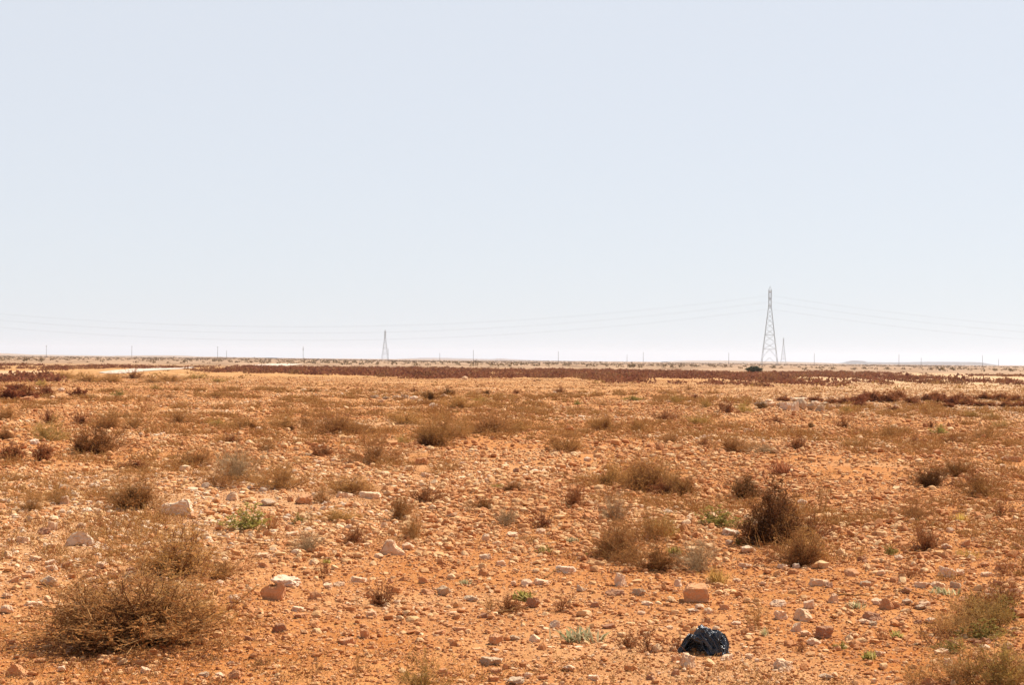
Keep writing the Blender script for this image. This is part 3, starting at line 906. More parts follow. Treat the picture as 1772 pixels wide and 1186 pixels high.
R_ = rock
R_(300, 894, 58, 36, 'lump', 'white', 'long white pitted boulder, largest pale stone at left', BOULDER, 0, .7)
R_(470, 1043, 44, 42, 'lump', 'orange', 'orange boulder with a notch in its top like a heart', HEART, 0, .8)
R_(491, 1019, 54, 24, 'lump', 'white', 'white lumpy stone right behind the notched orange boulder')
R_(676, 964, 46, 34, 'wedge', 'pale', 'pyramid boulder with a deep black shadow near the centre', PYR, .12, .9)
R_(1205, 1048, 44, 34, 'block', 'orange', 'big square orange block with a flat pale top', BLOCK, 0, .9)
R_(27, 1168, 40, 30, 'wedge', 'orange', 'orange triangular stone in the bottom left corner', TRI, 0, .85)
R_(132, 951, 52, 32, 'lump', 'white', 'pale boulder hollowed like an arch at left', ARCH, .2, .8)
ROCKS = [
 (331, 899, 22, 12, 'lump', 'orange'), (110, 877, 18, 17, 'wedge', 'pale', 'cream wedge stone leaning before a small olive bush at left'),
 (49, 906, 12, 13, 'lump', 'grey'), (74, 929, 24, 15, 'wedge', 'brown'), (89, 922, 18, 20, 'slab', 'pale'), (38, 946, 25, 15, 'slab', 'pale'),
 (17, 946, 16, 11, 'round', 'pale'), (140, 919, 16, 11, 'lump', 'pale'), (10, 972, 22, 15, 'wedge', 'pale'), (60, 974, 24, 10, 'slab', 'pale'),
 (22, 1013, 21, 15, 'wedge', 'orange'), (80, 1022, 32, 26, 'lump', 'grey', 'greyish stone half hidden by the left twigs of the biggest bush'),
 (10, 1060, 24, 19, 'round', 'pale'), (9, 1039, 20, 12, 'lump', 'pale'), (55, 1049, 32, 12, 'slab', 'pale'), (283, 1010, 14, 11, 'wedge', 'pale'),
 (379, 1016, 14, 12, 'lump', 'pale'), (377, 922, 13, 12, 'lump', 'orange'), (401, 869, 24, 19, 'wedge', 'pale', 'sharp pinkish wedge stone under the grey dead bush'),
 (523, 874, 31, 20, 'block', 'orange', 'orange block stone with a whitish top at left of centre'), (502, 872, 12, 11, 'lump', 'orange'),
 (462, 876, 26, 15, 'round', 'grey'), (545, 885, 12, 9, 'wedge', 'orange'), (640, 864, 38, 16, 'slab', 'pale', 'broad cream slab between two brown bushes, above the pyramid boulder'),
 (705, 956, 22, 16, 'lump', 'pale'), (655, 969, 18, 11, 'round', 'pale'), (455, 986, 20, 13, 'wedge', 'orange'), (452, 969, 28, 11, 'slab', 'pale'),
 (505, 932, 24, 10, 'slab', 'pale'), (499, 922, 14, 12, 'wedge', 'orange'), (404, 1048, 22, 19, 'round', 'pale', 'smooth round grey topped stone left of the notched boulder'),
 (545, 1041, 25, 17, 'wedge', 'orange'), (515, 1061, 26, 12, 'slab', 'pale'), (533, 1061, 18, 9, 'slab', 'orange'), (483, 1099, 28, 19, 'wedge', 'brown'),
 (430, 1119, 20, 11, 'wedge', 'brown'), (600, 1121, 28, 17, 'slab', 'orange', 'flat orange slab with sunlit pale top, below the rusty bush'),
 (631, 1111, 15, 19, 'block', 'orange'), (628, 1089, 11, 8, 'block', 'orange'), (640, 1076, 22, 15, 'wedge', 'pale'), (405, 1179, 26, 19, 'wedge', 'orange'),
 (399, 1159, 13, 10, 'lump', 'pale'), (620, 1012, 30, 13, 'slab', 'pale'), (675, 1011, 11, 11, 'wedge', 'orange'), (733, 1010, 20, 15, 'wedge', 'orange'),
 (740, 1029, 28, 11, 'wedge', 'orange'), (586, 1018, 22, 10, 'wedge', 'pale'), (566, 1022, 18, 12, 'lump', 'pale'), (520, 1078, 24, 10, 'slab', 'orange'),
 (768, 1029, 27, 22, 'lump', 'grey', 'rounded grey brown stone, largest below the pyramid boulder to the right'), (815, 1039, 25, 13, 'lump', 'grey'), (889, 1012, 15, 11, 'wedge', 'pale'),
 (912, 1013, 23, 15, 'round', 'pale'), (936, 1011, 28, 13, 'slab', 'pale'), (922, 1053, 25, 22, 'lump', 'brown', 'brown lump of stone touching the bright green weed'),
 (835, 1076, 19, 12, 'wedge', 'brown'), (797, 1097, 22, 11, 'slab', 'orange'), (760, 1103, 20, 11, 'block', 'orange'), (858, 1119, 27, 25, 'lump', 'orange', 'cracked orange stone below the fallen stick'),
 (858, 1127, 15, 9, 'round', 'pale'), (890, 1109, 21, 11, 'lump', 'grey'), (849, 1152, 45, 15, 'slab', 'grey', 'long grey slab tilted at the bottom centre'), (858, 1163, 22, 11, 'block', 'orange'),
 (875, 1159, 8, 12, 'block', 'orange'), (765, 1166, 21, 15, 'wedge', 'orange'), (913, 1174, 15, 13, 'round', 'pale'), (960, 1091, 21, 17, 'wedge', 'pale'),
 (1030, 1053, 17, 13, 'wedge', 'brown'), (1005, 1023, 17, 13, 'wedge', 'grey'), (1055, 1096, 25, 10, 'slab', 'brown'), (1074, 1011, 23, 27, 'wedge', 'pale', 'tall pale stone with a black shadow before the grey brown bush'),
 (1065, 1033, 37, 13, 'wedge', 'brown'), (980, 989, 35, 16, 'slab', 'white', 'white slab near the centre, left of the tall pale stone'), (840, 967, 23, 12, 'slab', 'white'), (868, 977, 23, 13, 'wedge', 'pale'),
 (840, 937, 15, 15, 'round', 'pale'), (886, 926, 22, 12, 'lump', 'pale'), (936, 922, 18, 12, 'lump', 'pale'), (985, 1166, 26, 15, 'lump', 'pale'),
 (893, 1186, 32, 16, 'lump', 'grey'), (1255, 1058, 22, 13, 'wedge', 'orange'), (1211, 1059, 16, 11, 'round', 'pale'), (1226, 1067, 15, 14, 'lump', 'pale'),
 (1200, 1063, 21, 9, 'lump', 'pale'), (1106, 1036, 25, 16, 'lump', 'grey'), (1175, 1014, 17, 15, 'wedge', 'pale'), (1275, 1009, 15, 10, 'lump', 'pale'),
 (1320, 1016, 17, 10, 'lump', 'pale'), (1290, 986, 24, 12, 'lump', 'pale'), (1347, 1056, 31, 15, 'wedge', 'pale'), (1354, 1076, 25, 20, 'block', 'pale'),
 (1392, 1076, 36, 27, 'wedge', 'pale', 'large pale wedge leaning on other stones, right of thin upright twigs'), (1401, 1060, 20, 20, 'slab', 'pale'), (1379, 1096, 20, 20, 'wedge', 'pale'),
 (1395, 1104, 20, 14, 'lump', 'pale'), (1410, 1119, 27, 17, 'lump', 'pale'), (1428, 1106, 32, 26, 'block', 'brown', 'square brown slab standing right of the pale leaning stones'),
 (1190, 1164, 30, 32, 'wedge', 'pale', 'tall pale stone just below the plastic bag'), (1171, 1151, 19, 15, 'wedge', 'orange'), (1169, 1173, 16, 14, 'wedge', 'brown'), (1258, 1151, 26, 13, 'wedge', 'pale'),
 (1297, 1149, 17, 11, 'lump', 'pale'), (1357, 1169, 40, 25, 'wedge', 'pale', 'wide pale wedge with a brown left face at the bottom, right of the bag'), (1110, 1069, 15, 9, 'lump', 'pale'), (1121, 1052, 20, 10, 'lump', 'pale'),
 (1355, 989, 19, 12, 'lump', 'white', 'white stone at the foot of the brown bush before the largest black one'), (1378, 987, 13, 11, 'block', 'white', 'small white cube shaped stone by the brown bush'),
 (1266, 927, 34, 14, 'slab', 'white', 'white slabs stone left of the largest black brown bush'), (1263, 943, 15, 11, 'round', 'pale'), (1296, 958, 28, 17, 'lump', 'white'),
 (1116, 849, 23, 10, 'slab', 'white', 'white flat stone under the dry thicket'), (1390, 873, 17, 12, 'lump', 'white'), (1419, 1020, 36, 16, 'slab', 'pale'), (1435, 1022, 16, 12, 'wedge', 'brown'),
 (1475, 1004, 31, 17, 'round', 'orange', 'round orange stone at right, below the purple russet bush'), (1443, 1048, 18, 20, 'wedge', 'pale', 'pale stone at the left end of the dark stick'), (1643, 1000, 37, 23, 'wedge', 'pale', 'pale wedge with an orange left face, largest far right stone'),
 (1662, 998, 18, 14, 'lump', 'pale'), (1735, 987, 24, 14, 'wedge', 'orange'), (1758, 984, 22, 14, 'wedge', 'orange'), (1706, 982, 18, 11, 'lump', 'orange'), (1708, 1002, 20, 10, 'slab', 'pale'),
 (1598, 1022, 29, 13, 'slab', 'pale', 'cream slab by the grey green weed at right'), (1626, 1024, 25, 15, 'lump', 'pale'), (1536, 1059, 26, 23, 'wedge', 'orange', 'orange pointed stone with a dark hollow, right of the dark stick'), (1519, 1052, 22, 14, 'lump', 'pale'),
 (1552, 1058, 18, 14, 'wedge', 'orange'), (1572, 1052, 20, 14, 'lump', 'grey'), (1511, 1078, 36, 17, 'wedge', 'brown'), (1499, 1082, 22, 11, 'lump', 'pale'),
 (1512, 1086, 15, 10, 'lump', 'grey'), (1614, 1080, 22, 14, 'lump', 'pale'), (1590, 1082, 15, 10, 'wedge', 'brown'), (1650, 1119, 22, 12, 'wedge', 'brown'),
 (1633, 1133, 26, 12, 'slab', 'pale'), (1672, 949, 17, 16, 'wedge', 'orange'), (1640, 951, 19, 13, 'lump', 'pale'), (1645, 927, 14, 12, 'round', 'pale'),
 (1578, 909, 13, 12, 'wedge', 'pale'), (1656, 892, 15, 8, 'wedge', 'orange'), (1755, 889, 18, 9, 'wedge', 'orange'), (1764, 952, 20, 14, 'wedge', 'orange'),
 (1524, 1141, 22, 12, 'lump', 'pale'), (1556, 972, 16, 12, 'lump', 'pale'), (1495, 977, 22, 12, 'wedge', 'brown'), (1590, 953, 22, 10, 'wedge', 'brown'),
 (1430, 1180, 26, 14, 'lump', 'grey'), (1610, 1188, 26, 16, 'wedge', 'orange'), (1160, 1092, 14, 8, 'lump', 'pale'), (1275, 1085, 18, 9, 'lump', 'pale'),
 (751, 707, 17, 11, 'lump', 'white', 'bright white stone below the grey stone heap'), (1296, 749, 22, 9, 'wedge', 'white', 'pale flat stone alone above the olive shrub at right'), (447, 749, 13, 10, 'round', 'pale', 'round cream stone in front of the long shrub row'),
 (727, 806, 26, 15, 'wedge', 'orange', 'blocky orange wedge stone right of the brown pale leaved shrub'), (509, 823, 13, 10, 'round', 'pale'), (735, 829, 19, 11, 'lump', 'pale'), (804, 658, 11, 8, 'lump', 'pale', 'pale boulder standing in front of the brown heath belt'),
 (1621, 788, 18, 13, 'block', 'orange', 'orange block stone with a pale top at far right'), (1757, 802, 28, 12, 'slab', 'orange'), (1741, 800, 16, 10, 'lump', 'pale'), (1736, 810, 12, 9, 'lump', 'pale'),
 (105, 678, 12, 8, 'lump', 'white', 'pale stone between the leftmost red heath clump and a single red shrub'), (89, 690, 12, 6, 'lump', 'pale'), (45, 695, 26, 10, 'slab', 'orange', 'broad orange rock in front of the leftmost red heath clump'), (58, 769, 18, 12, 'lump', 'white'),
 (893, 817, 13, 9, 'wedge', 'brown'), (1017, 800, 15, 10, 'lump', 'white'), (1647, 782, 12, 8, 'wedge', 'brown'), (595, 863, 30, 12, 'slab', 'pale'),
]
for row in ROCKS:
    rock(*row)
PILE = [(1310, 704, 11, 7, 'lump', 'grey'), (1322, 706, 14, 9, 'lump', 'grey'), (1338, 705, 15, 8, 'lump', 'pale'), (1350, 706, 13, 8, 'lump', 'grey'), (1363, 711, 23, 13, 'lump', 'white'),
        (1376, 712, 15, 16, 'wedge', 'pale'), (1388, 710, 18, 18, 'lump', 'grey'), (1386, 696, 26, 7, 'slab', 'pale'), (1405, 711, 17, 12, 'lump', 'grey'), (1420, 713, 15, 10, 'wedge', 'grey'),
        (1440, 709, 13, 7, 'lump', 'pale'), (1430, 704, 13, 7, 'lump', 'grey'), (1332, 699, 14, 7, 'lump', 'pale'), (1452, 708, 11, 6, 'lump', 'grey'), (1412, 703, 14, 8, 'lump', 'pale')]
PILE_LABEL = ['leftmost small grey stone of the boulder heap', 'grey stone beside the purplish shrub in the boulder heap', 'pale low stone between the purplish shrub and the white boulder of the heap',
              'small grey stone left of the white boulder in the heap', 'white rounded boulder in the middle of the boulder heap', 'pale upright stone between the white and dark grey boulders of the heap',
              'darkest grey boulder with black shadow in the boulder heap', 'pale slab lying on top of the boulder heap', 'grey boulder right of the darkest boulder in the heap', 'grey wedge stone near the right end of the boulder heap',
              'pale small stone at the right end of the boulder heap', 'grey stone behind the right end of the boulder heap', 'pale stone at the back left of the boulder heap', 'very last small grey stone at the right of the boulder heap',
              'pale stone behind the grey wedge in the boulder heap']
for row, lb in zip(PILE, PILE_LABEL):
    rock(row[0], row[1], row[2] * 1.12, row[3] * 1.3, *row[4:], lb, sink=.05)
HEAP = [(648, 690, 16, 7, 'slab', 'grey', 'grey slab at the left end of the grey stone heap'), (668, 692, 14, 7, 'lump', 'grey', 'second grey stone from the left in the grey stone heap'),
        (686, 692, 18, 8, 'lump', 'white', 'whitish stone in the middle of the grey stone heap'), (700, 690, 16, 8, 'slab', 'grey', 'flat grey stone behind the whitish one in the grey heap'),
        (716, 693, 16, 9, 'lump', 'white', 'white lump left of the dark shrub on the grey stone heap'), (768, 690, 14, 9, 'lump', 'pale', 'pale stone between the two dark shrubs of the grey heap'),
        (728, 697, 14, 7, 'wedge', 'pale', 'pale wedge just above the bright white stone'), (660, 697, 14, 6, 'lump', 'pale', 'low pale stone before the left end of the grey heap')]
for row in HEAP:
    rock(*row)

# ------------------------------------------------------------------ the mass of loose stones, each a facetted solid, joined as one sheet of gravel
def sector(n, r0, r1, power, half=21.5, rng=RNG):
    """points in the wedge seen by the camera, with density falling as r^-power"""
    u = rng.uniform(0, 1, n)
    e = 2 - power
    r = (r0 ** e + u * (r1 ** e - r0 ** e)) ** (1 / e)
    a = np.radians(rng.uniform(-half, half, n))
    return r * np.sin(a), r * np.cos(a), r


def stone_field(name, x, y, size, sub, mat, variants=24, flat=.62, sink=.2, seed=3):
    rng = np.random.default_rng(seed)
    n = len(x)
    shapes = []
    for k in range(variants):
        kind = ('lump', 'wedge', 'block', 'slab', 'lump', 'wedge')[k % 6]
        V, F = rock_shape(kind, sub, rng, 0.0)
        V = V / np.abs(V).max()
        shapes.append(V)
    S = np.array(shapes)
    vi = rng.integers(0, variants, n)
    P = S[vi]                                                  # n, v, 3
    P = P * np.stack([rng.uniform(.75, 1.25, n), rng.uniform(.75, 1.1, n), rng.uniform(flat * .7, flat * 1.35, n)], 1)[:, None]
    # tilt then turn
    ta = rng.normal(size=n) * .28; c, s = np.cos(ta), np.sin(ta)
    X, Y, Z = P[..., 0], P[..., 1], P[..., 2]
    Y, Z = Y * c[:, None] - Z * s[:, None], Y * s[:, None] + Z * c[:, None]
    za = rng.uniform(0, 6.283, n); c, s = np.cos(za), np.sin(za)
    X, Y = X * c[:, None] - Y * s[:, None], X * s[:, None] + Y * c[:, None]
    h = hground(x, y)
    half = size / 2
    zmin = Z.min(1)
    X = X * half[:, None] + x[:, None]; Y = Y * half[:, None] + y[:, None]
    Zw = (Z - zmin[:, None]) * half[:, None] + h[:, None] - (size * sink * flat)[:, None]
    V = np.stack([X, Y, Zw], -1).reshape(-1, 3)
    nv = S.shape[1]
    Fa = (ICO[sub][1][None] + (np.arange(n) * nv)[:, None, None]).reshape(-1, 3)
    o = obj(name, mk(name, V, [Fa], mat))
    return o


def clump_keep(x, y, rng, lo=.25, seed=5, least=.05):
    v = .36 * vnoise(x / 1.7, y / 2.6, seed) + .22 * vnoise(x / .5, y / .6, seed + 1) + .42 * vnoise(x / 5., y / 8., seed + 2)
    # drifts of limestone seen in the photograph at left and at far right
    for cx, cy, rx, ry in ((-4.2, 18, 3.4, 7.5), (17, 68, 11, 16), (-1.6, 20, 3., 5.)):
        v += .26 * np.exp(-((x - cx) / rx) ** 2 - ((y - cy) / ry) ** 2)
    return rng.uniform(0, 1, len(x)) < np.clip((v - lo - .10) * 3.2, least, 1)

def scatter_stones():
    rng = np.random.default_rng(17)
    # candidate stones over all the ground that shows single stones
    x, y, r = sector(190000, 6.5, 30, 1.0, rng=rng)
    near = r < 13.5
    keep = clump_keep(x, y, rng, least=.22) & (rng.uniform(0, 1, len(x)) < np.where(r < 10.5, .16, np.where(near, .28, .54)))
    x, y, r = x[keep], y[keep], r[keep]
    size = np.exp(rng.normal(math.log(.038), .58, len(x)))
    size = np.clip(size, .012, np.interp(r, [9, 13, 18, 26], [.058, .085, .105, .15]))
    # the larger ones near the lens become rocks of their own
    pxw = size * FOC / y
    colx = PW / 2 + FOC * x / y
    rowy = horizon(colx) + CAM_H * FOC / y
    inside = (colx > 12) & (colx < PW - 12) & (rowy < PH - 4) & (rowy > 0)
    hand = np.array([[q[1], q[2], q[3]] for q in rock_rows])
    clear = np.ones(len(x), bool)
    for hx, hy, hw in hand:
        clear &= (np.abs(colx - hx) > hw * .55 + pxw * .5) | (np.abs(rowy - hy + hw * .15) > hw * .42 + pxw * .35)
    x, y, r, size, pxw, colx, rowy, inside = (v[clear] for v in (x, y, r, size, pxw, colx, rowy, inside))
    order = np.argsort(-np.where(inside, pxw, 0))
    want = max(0, 300 - len(rock_rows))
    big = order[:want]
    kinds = ['lump', 'wedge', 'slab', 'block', 'lump', 'wedge']
    cols = ['pale', 'orange', 'pale', 'orange', 'brown', 'pale', 'grey', 'orange']
    for k, i in enumerate(big):
        w = float(pxw[i])
        rock(float(colx[i]), float(rowy[i]), w, w * random.uniform(.5, .75), kinds[k % 6], random.choice(cols))
    rest = np.ones(len(x), bool); rest[big] = False
    x, y, r, size = x[rest], y[rest], r[rest], size[rest]
    o1 = None
    m = r < 17
    parts = []
    parts.append(stone_field('stones', x[m], y[m], size[m], 2, MAT['stones'], 30, .66, .22, 21))
    parts.append(stone_field('stones', x[~m], y[~m], size[~m], 1, MAT['stones'], 36, .66, .2, 22))
    x, y, r = sector(230000, 30, 150, 1.5, rng=rng)
    keep = clump_keep(x, y, rng, .2, 9, .42)
    x, y, r = x[keep], y[keep], r[keep]
    size = np.clip(np.exp(rng.normal(math.log(.046), .50, len(x))), .022, .20)
    parts.append(stone_field('stones', x, y, size, 1, MAT['stones'], 36, .66, .16, 23))
    # grit and pebbles close by
    x, y, r = sector(150000, 6, 24, 1.0, rng=rng)
    size = np.clip(np.exp(rng.normal(math.log(.014), .45, len(x))), .006, .045)
    parts.append(stone_field('stones', x, y, size, 1, MAT['pebbles'], 30, .7, .2, 24))
    return parts


def join(objs, name):
    me = bpy.data.meshes
    with bpy.context.temp_override(active_object=objs[0], object=objs[0], selected_objects=objs, selected_editable_objects=objs):
        bpy.ops.object.join()
    objs[0].name = name; objs[0].data.name = name
    return objs[0]


st = join(scatter_stones(), 'stones')
tag(st, 'countless small loose limestone stones covering the red soil', 'stones', kind='stuff')

# ------------------------------------------------------------------ labels of the rocks: colour, shape and the nearest thing one can find
LANDMARKS = [('the black plastic bag', 1220, 1135), ('the notched orange boulder', 470, 1043), ('the pyramid boulder', 676, 964), ('the square orange block', 1205, 1048),
             ('the bottom left triangle stone', 27, 1168), ('the arched pale boulder', 132, 951), ('the long white boulder', 300, 894), ('the biggest tan bush', 215, 1122),
             ('the silver green weed', 1006, 1114), ('the bright central weed', 908, 1038), ('the largest black bush', 1336, 944), ('the purple russet bush', 1602, 954),
             ('the dry thicket', 1120, 850), ('the far right black bush', 1612, 842), ('the dark stick', 1470, 1038), ('the large right edge bush', 1730, 1092),
             ('the wide yellow green weed', 424, 926), ('the grey dead bush', 402, 834), ('the rusty bush', 660, 1052), ('the white slab near centre', 980, 989),
             ('the bottom edge weed', 730, 1190), ('the square brown slab', 1428, 1106), ('the upright russet shrub', 996, 883), ('the spiky dark shrub', 692, 900),
             ('the whitish topped block', 523, 874), ('the second largest tan bush', 305, 1004), ('the round orange stone', 1475, 1004), ('the bright white far stone', 751, 707),
             ('the dark left shrub', 168, 787), ('the tallest row shrub', 580, 752), ('the twin olive shrubs', 1070, 746), ('the pale leaning wedge', 1392, 1076),
             ('the tilted grey bottom slab', 849, 1152), ('the tall bagside stone', 1190, 1164), ('the wide pale bottom wedge', 1357, 1169), ('the cream wedge', 110, 877),
             ('the dense brown shrub', 226, 886), ('the grey brown dead tuft', 876, 908), ('the round cream row stone', 447, 749), ('the rounded brown shrub', 976, 782),
             ('the smooth round stone', 404, 1048), ('the yellow green weed', 1279, 944), ('the bottom corner weed', 1690, 1190), ('the cracked orange stone', 858, 1119),
             ('the flat orange slab', 600, 1121), ('the orange pointed stone', 1536, 1059), ('the right pale wedge', 1643, 1000), ('the rounded grey stone', 768, 1029)]
SHAPEW = {'lump': ('lumpy', 'angular', 'uneven'), 'wedge': ('pointed', 'wedge shaped', 'sharp edged'), 'slab': ('flat', 'slab like', 'flattish'), 'round': ('rounded', 'smooth', 'rounded'), 'block': ('blocky', 'square cut', 'boxy')}
COLW = {'pale': 'cream', 'white': 'white', 'orange': 'orange', 'grey': 'grey brown', 'brown': 'rusty brown'}
ORD = ['', 'second ', 'third ', 'fourth ', 'fifth ', 'sixth ', 'seventh ', 'eighth ', 'ninth ', 'tenth ', 'eleventh ', 'twelfth ']
auto = {}
for rr in rock_rows:
    o, px, py, w, shape, colour, W, lab = rr
    if lab: continue
    best = min(LANDMARKS, key=lambda l: math.hypot(px - l[1], 2.2 * (py - l[2])) + (999 if abs(px - l[1]) < 2 and abs(py - l[2]) < 2 else 0))
    dx, dy = px - best[1], 2.2 * (py - best[2])
    dist = math.hypot(dx, dy)
    if abs(dx) > 2.2 * abs(dy): rel = 'right of' if dx > 0 else 'left of'
    elif abs(dy) > 2.2 * abs(dx): rel = 'in front of' if dy > 0 else 'behind'
    else: rel = ('before and ' if dy > 0 else 'behind and ') + ('right of' if dx > 0 else 'left of')
    sz = 'small ' if W < .065 else ('large ' if W > .13 else '')
    auto.setdefault((sz + COLW[colour] + ' ' + SHAPEW[shape][0] + ' stone ' + rel + ' ' + best[0]), []).append((dist, o))
for k, v in auto.items():
    v.sort(key=lambda t: t[0])
    for i, (d, o) in enumerate(v):
        o['label'] = k if len(v) == 1 else k + ', ' + ORD[i] + 'nearest'
for rr in rock_rows:
    if rr[7]: rr[0]['label'] = rr[7]
    rr[0]['category'] = 'rock'
    rr[0]['group'] = 'limestone rocks lying on the red soil'

# ------------------------------------------------------------------ fine dry litter and thin grass between the stones (nobody could count it)
def litter():
    rng = np.random.default_rng(33)
    x, y, r = sector(17000, 7, 110, 1.15, rng=rng)
    k = (vnoise(x / 3., y / 4., 41) * .6 + vnoise(x / .8, y / 1., 42) * .4) > .50
    x, y, r = x[k], y[k], r[k]
    n = len(x)
    per = 16
    X = np.repeat(x, per) + rng.normal(size=n * per) * .05
    Y = np.repeat(y, per) + rng.normal(size=n * per) * .05
    Z = hground(X, Y)
    d = rng.normal(size=(n * per, 3)); d[:, 2] = np.abs(d[:, 2]) * 1.0 + .15
    d = unit(d)
    L = rng.uniform(.02, .085, n * per)[:, None]
    p0 = np.stack([X, Y, Z], 1)
    d2 = unit(d + rng.normal(size=d.shape) * .5 + np.array([0, 0, -.2]))
    P = np.stack([p0, p0 + d * L * .5, p0 + d * L * .5 + d2 * L * .5], 1)
    w = np.broadcast_to(np.array([[.0014, .0012, .0007]]), (len(P), 3)) * np.maximum(1, np.repeat(r, per) / 22)[:, None]
    V, q = tubes(P, w, 3, rng)
    a = unit(rng.normal(size=(len(P), 3))); b = unit(np.cross(a, rng.normal(size=a.shape)))
    s = rng.uniform(.004, .009, (len(P), 1)) * np.maximum(1, np.repeat(r, per) / 24)[:, None]
    V2, q2 = diamonds(P[:, 2], a * s, b * s * .45)
    me = mk('dry_litter', np.concatenate([V, V2]), [np.concatenate([q, q2 + len(V)])], MAT['litter'])
    return obj('dry_litter', me)


MAT['litter'] = plant_material('dry_straw_and_twigs', [(0.34, 0.145, 0.046), (0.52, 0.27, 0.085), (0.62, 0.38, 0.14), (0.50, 0.30, 0.09), (0.28, 0.11, 0.04)], .25)
def weeds():
    rng = np.random.default_rng(77)
    x, y, r = sector(4600, 13, 90, 1.25, rng=rng)
    k = (vnoise(x / 4., y / 6., 81) * .6 + vnoise(x / 1.2, y / 1.6, 82) * .4) > .52
    x, y, r = x[k], y[k], r[k]
    n, per = len(x), 70
    W = np.repeat(rng.uniform(.12, .62, n) ** 1.2, per)
    a = rng.uniform(0, 6.283, n * per); q = np.sqrt(rng.uniform(0, 1, n * per)) * .5
    X = np.repeat(x, per) + np.cos(a) * q * W; Y = np.repeat(y, per) + np.sin(a) * q * W
    p0 = np.stack([X, Y, hground(X, Y)], 1)
    d = rng.normal(size=p0.shape) * .6; d[:, 2] = np.abs(d[:, 2]) + .5; d[:, 0] += np.cos(a) * .6; d[:, 1] += np.sin(a) * .6
    d = unit(d); L = (W * rng.uniform(.18, .5, n * per))[:, None]
    d2 = unit(d + rng.normal(size=d.shape) * .5)
    P = np.stack([p0, p0 + d * L * .55, p0 + d * L * .55 + d2 * L * .45], 1)
    sc = np.maximum(1, np.repeat(r, per) / 22)[:, None]
    V, f = tubes(P, np.broadcast_to(np.array([[.0018, .0015, .0009]]), (len(P), 3)) * sc, 3, rng)
    A = unit(rng.normal(size=p0.shape)); B = unit(np.cross(A, rng.normal(size=p0.shape)))
    s = rng.uniform(.005, .011, (len(P), 1)) * sc
    V2, f2 = diamonds(P[:, 2], A * s, B * s * .45); V3, f3 = diamonds(P[:, 1], B * s, A * s * .45)
    f = np.concatenate([f, f2 + len(V), f3 + len(V) + len(V2)])
    return obj('dry_grass', mk('dry_grass', np.concatenate([V, V2, V3]), [f], MAT['litter']))


tag(weeds(), 'thin dry grass growing in soft patches over the stony soil', 'grass', kind='stuff')
tag(litter(), 'fine dry straw and twiglets lying thinly between the stones', 'litter', kind='stuff')

# ------------------------------------------------------------------ far heath belt and the steppe shrubs beyond it
def clumps(name, x, y, w, h, mat, per, seed, leafw=.16):
    rng = np.random.default_rng(seed)
    n = len(x)
    a = rng.uniform(0, 6.283, (n, per)); q = np.sqrt(rng.uniform(0, 1, (n, per))) * .5
    zz = np.sqrt(np.clip(1 - (q / .5) ** 2 * .9, 0.04, 1)) * rng.uniform(.15, 1, (n, per))
    px = x[:, None] + np.cos(a) * q * w[:, None]; py = y[:, None] + np.sin(a) * q * w[:, None]
    pz = hmacro(x, y)[:, None] + zz * h[:, None]
    P = np.stack([px, py, pz], -1).reshape(-1, 3)
    A = unit(rng.normal(size=P.shape)); B = unit(np.cross(A, rng.normal(size=P.shape)))
    s = np.repeat(np.sqrt(w * h), per)[:, None] * leafw * rng.uniform(.6, 1.5, (len(P), 1))
    V, f = diamonds(P, A * s, B * s * .6)
    return obj(name, mk(name, V, [f], mat))


def inpoly(px, py, poly):
    n = len(poly); res = np.zeros(len(px), bool)
    for i in range(n):
        x1, y1 = poly[i]; x2, y2 = poly[(i + 1) % n]
        c = ((y1 > py) != (y2 > py)) & (px < (x2 - x1) * (py - y1) / ((y2 - y1) or 1e-9) + x1)
        res ^= c
    return res


def ground_px(x, y):
    d = np.stack([x, y, hmacro(x, y) - CAM_H], -1)
    f = np.array(_f); u = np.array(_up); r = np.array(_rt)
    dep = d @ f
    return PW / 2 + FOC * (d @ r) / dep, PH / 2 - FOC * (d @ u) / dep


BELT = [   # outlines of the heath on the ground, found from the photograph: (polygon, share covered)
    ([(330, 643), (420, 634.5), (560, 637), (900, 640), (1110, 642.5), (1330, 646), (1500, 647), (1772, 651), (1800, 652), (1800, 660), (1600, 658), (1480, 661), (1330, 659), (1110, 656), (900, 656), (760, 655.5), (560, 650), (440, 645)], 1.0),
    ([(900, 656), (1110, 656), (1330, 659), (1480, 661), (1600, 658), (1800, 662), (1800, 668), (1620, 668), (1450, 668), (1300, 668), (1080, 665), (930, 660)], .49),
    ([(-60, 630), (60, 630), (215, 634), (330, 635.5), (420, 634.5), (330, 640), (215, 639), (100, 642), (-60, 642)], .52),
    ([(-60, 655), (40, 655), (95, 652), (95, 662), (-60, 668)], .6),
]


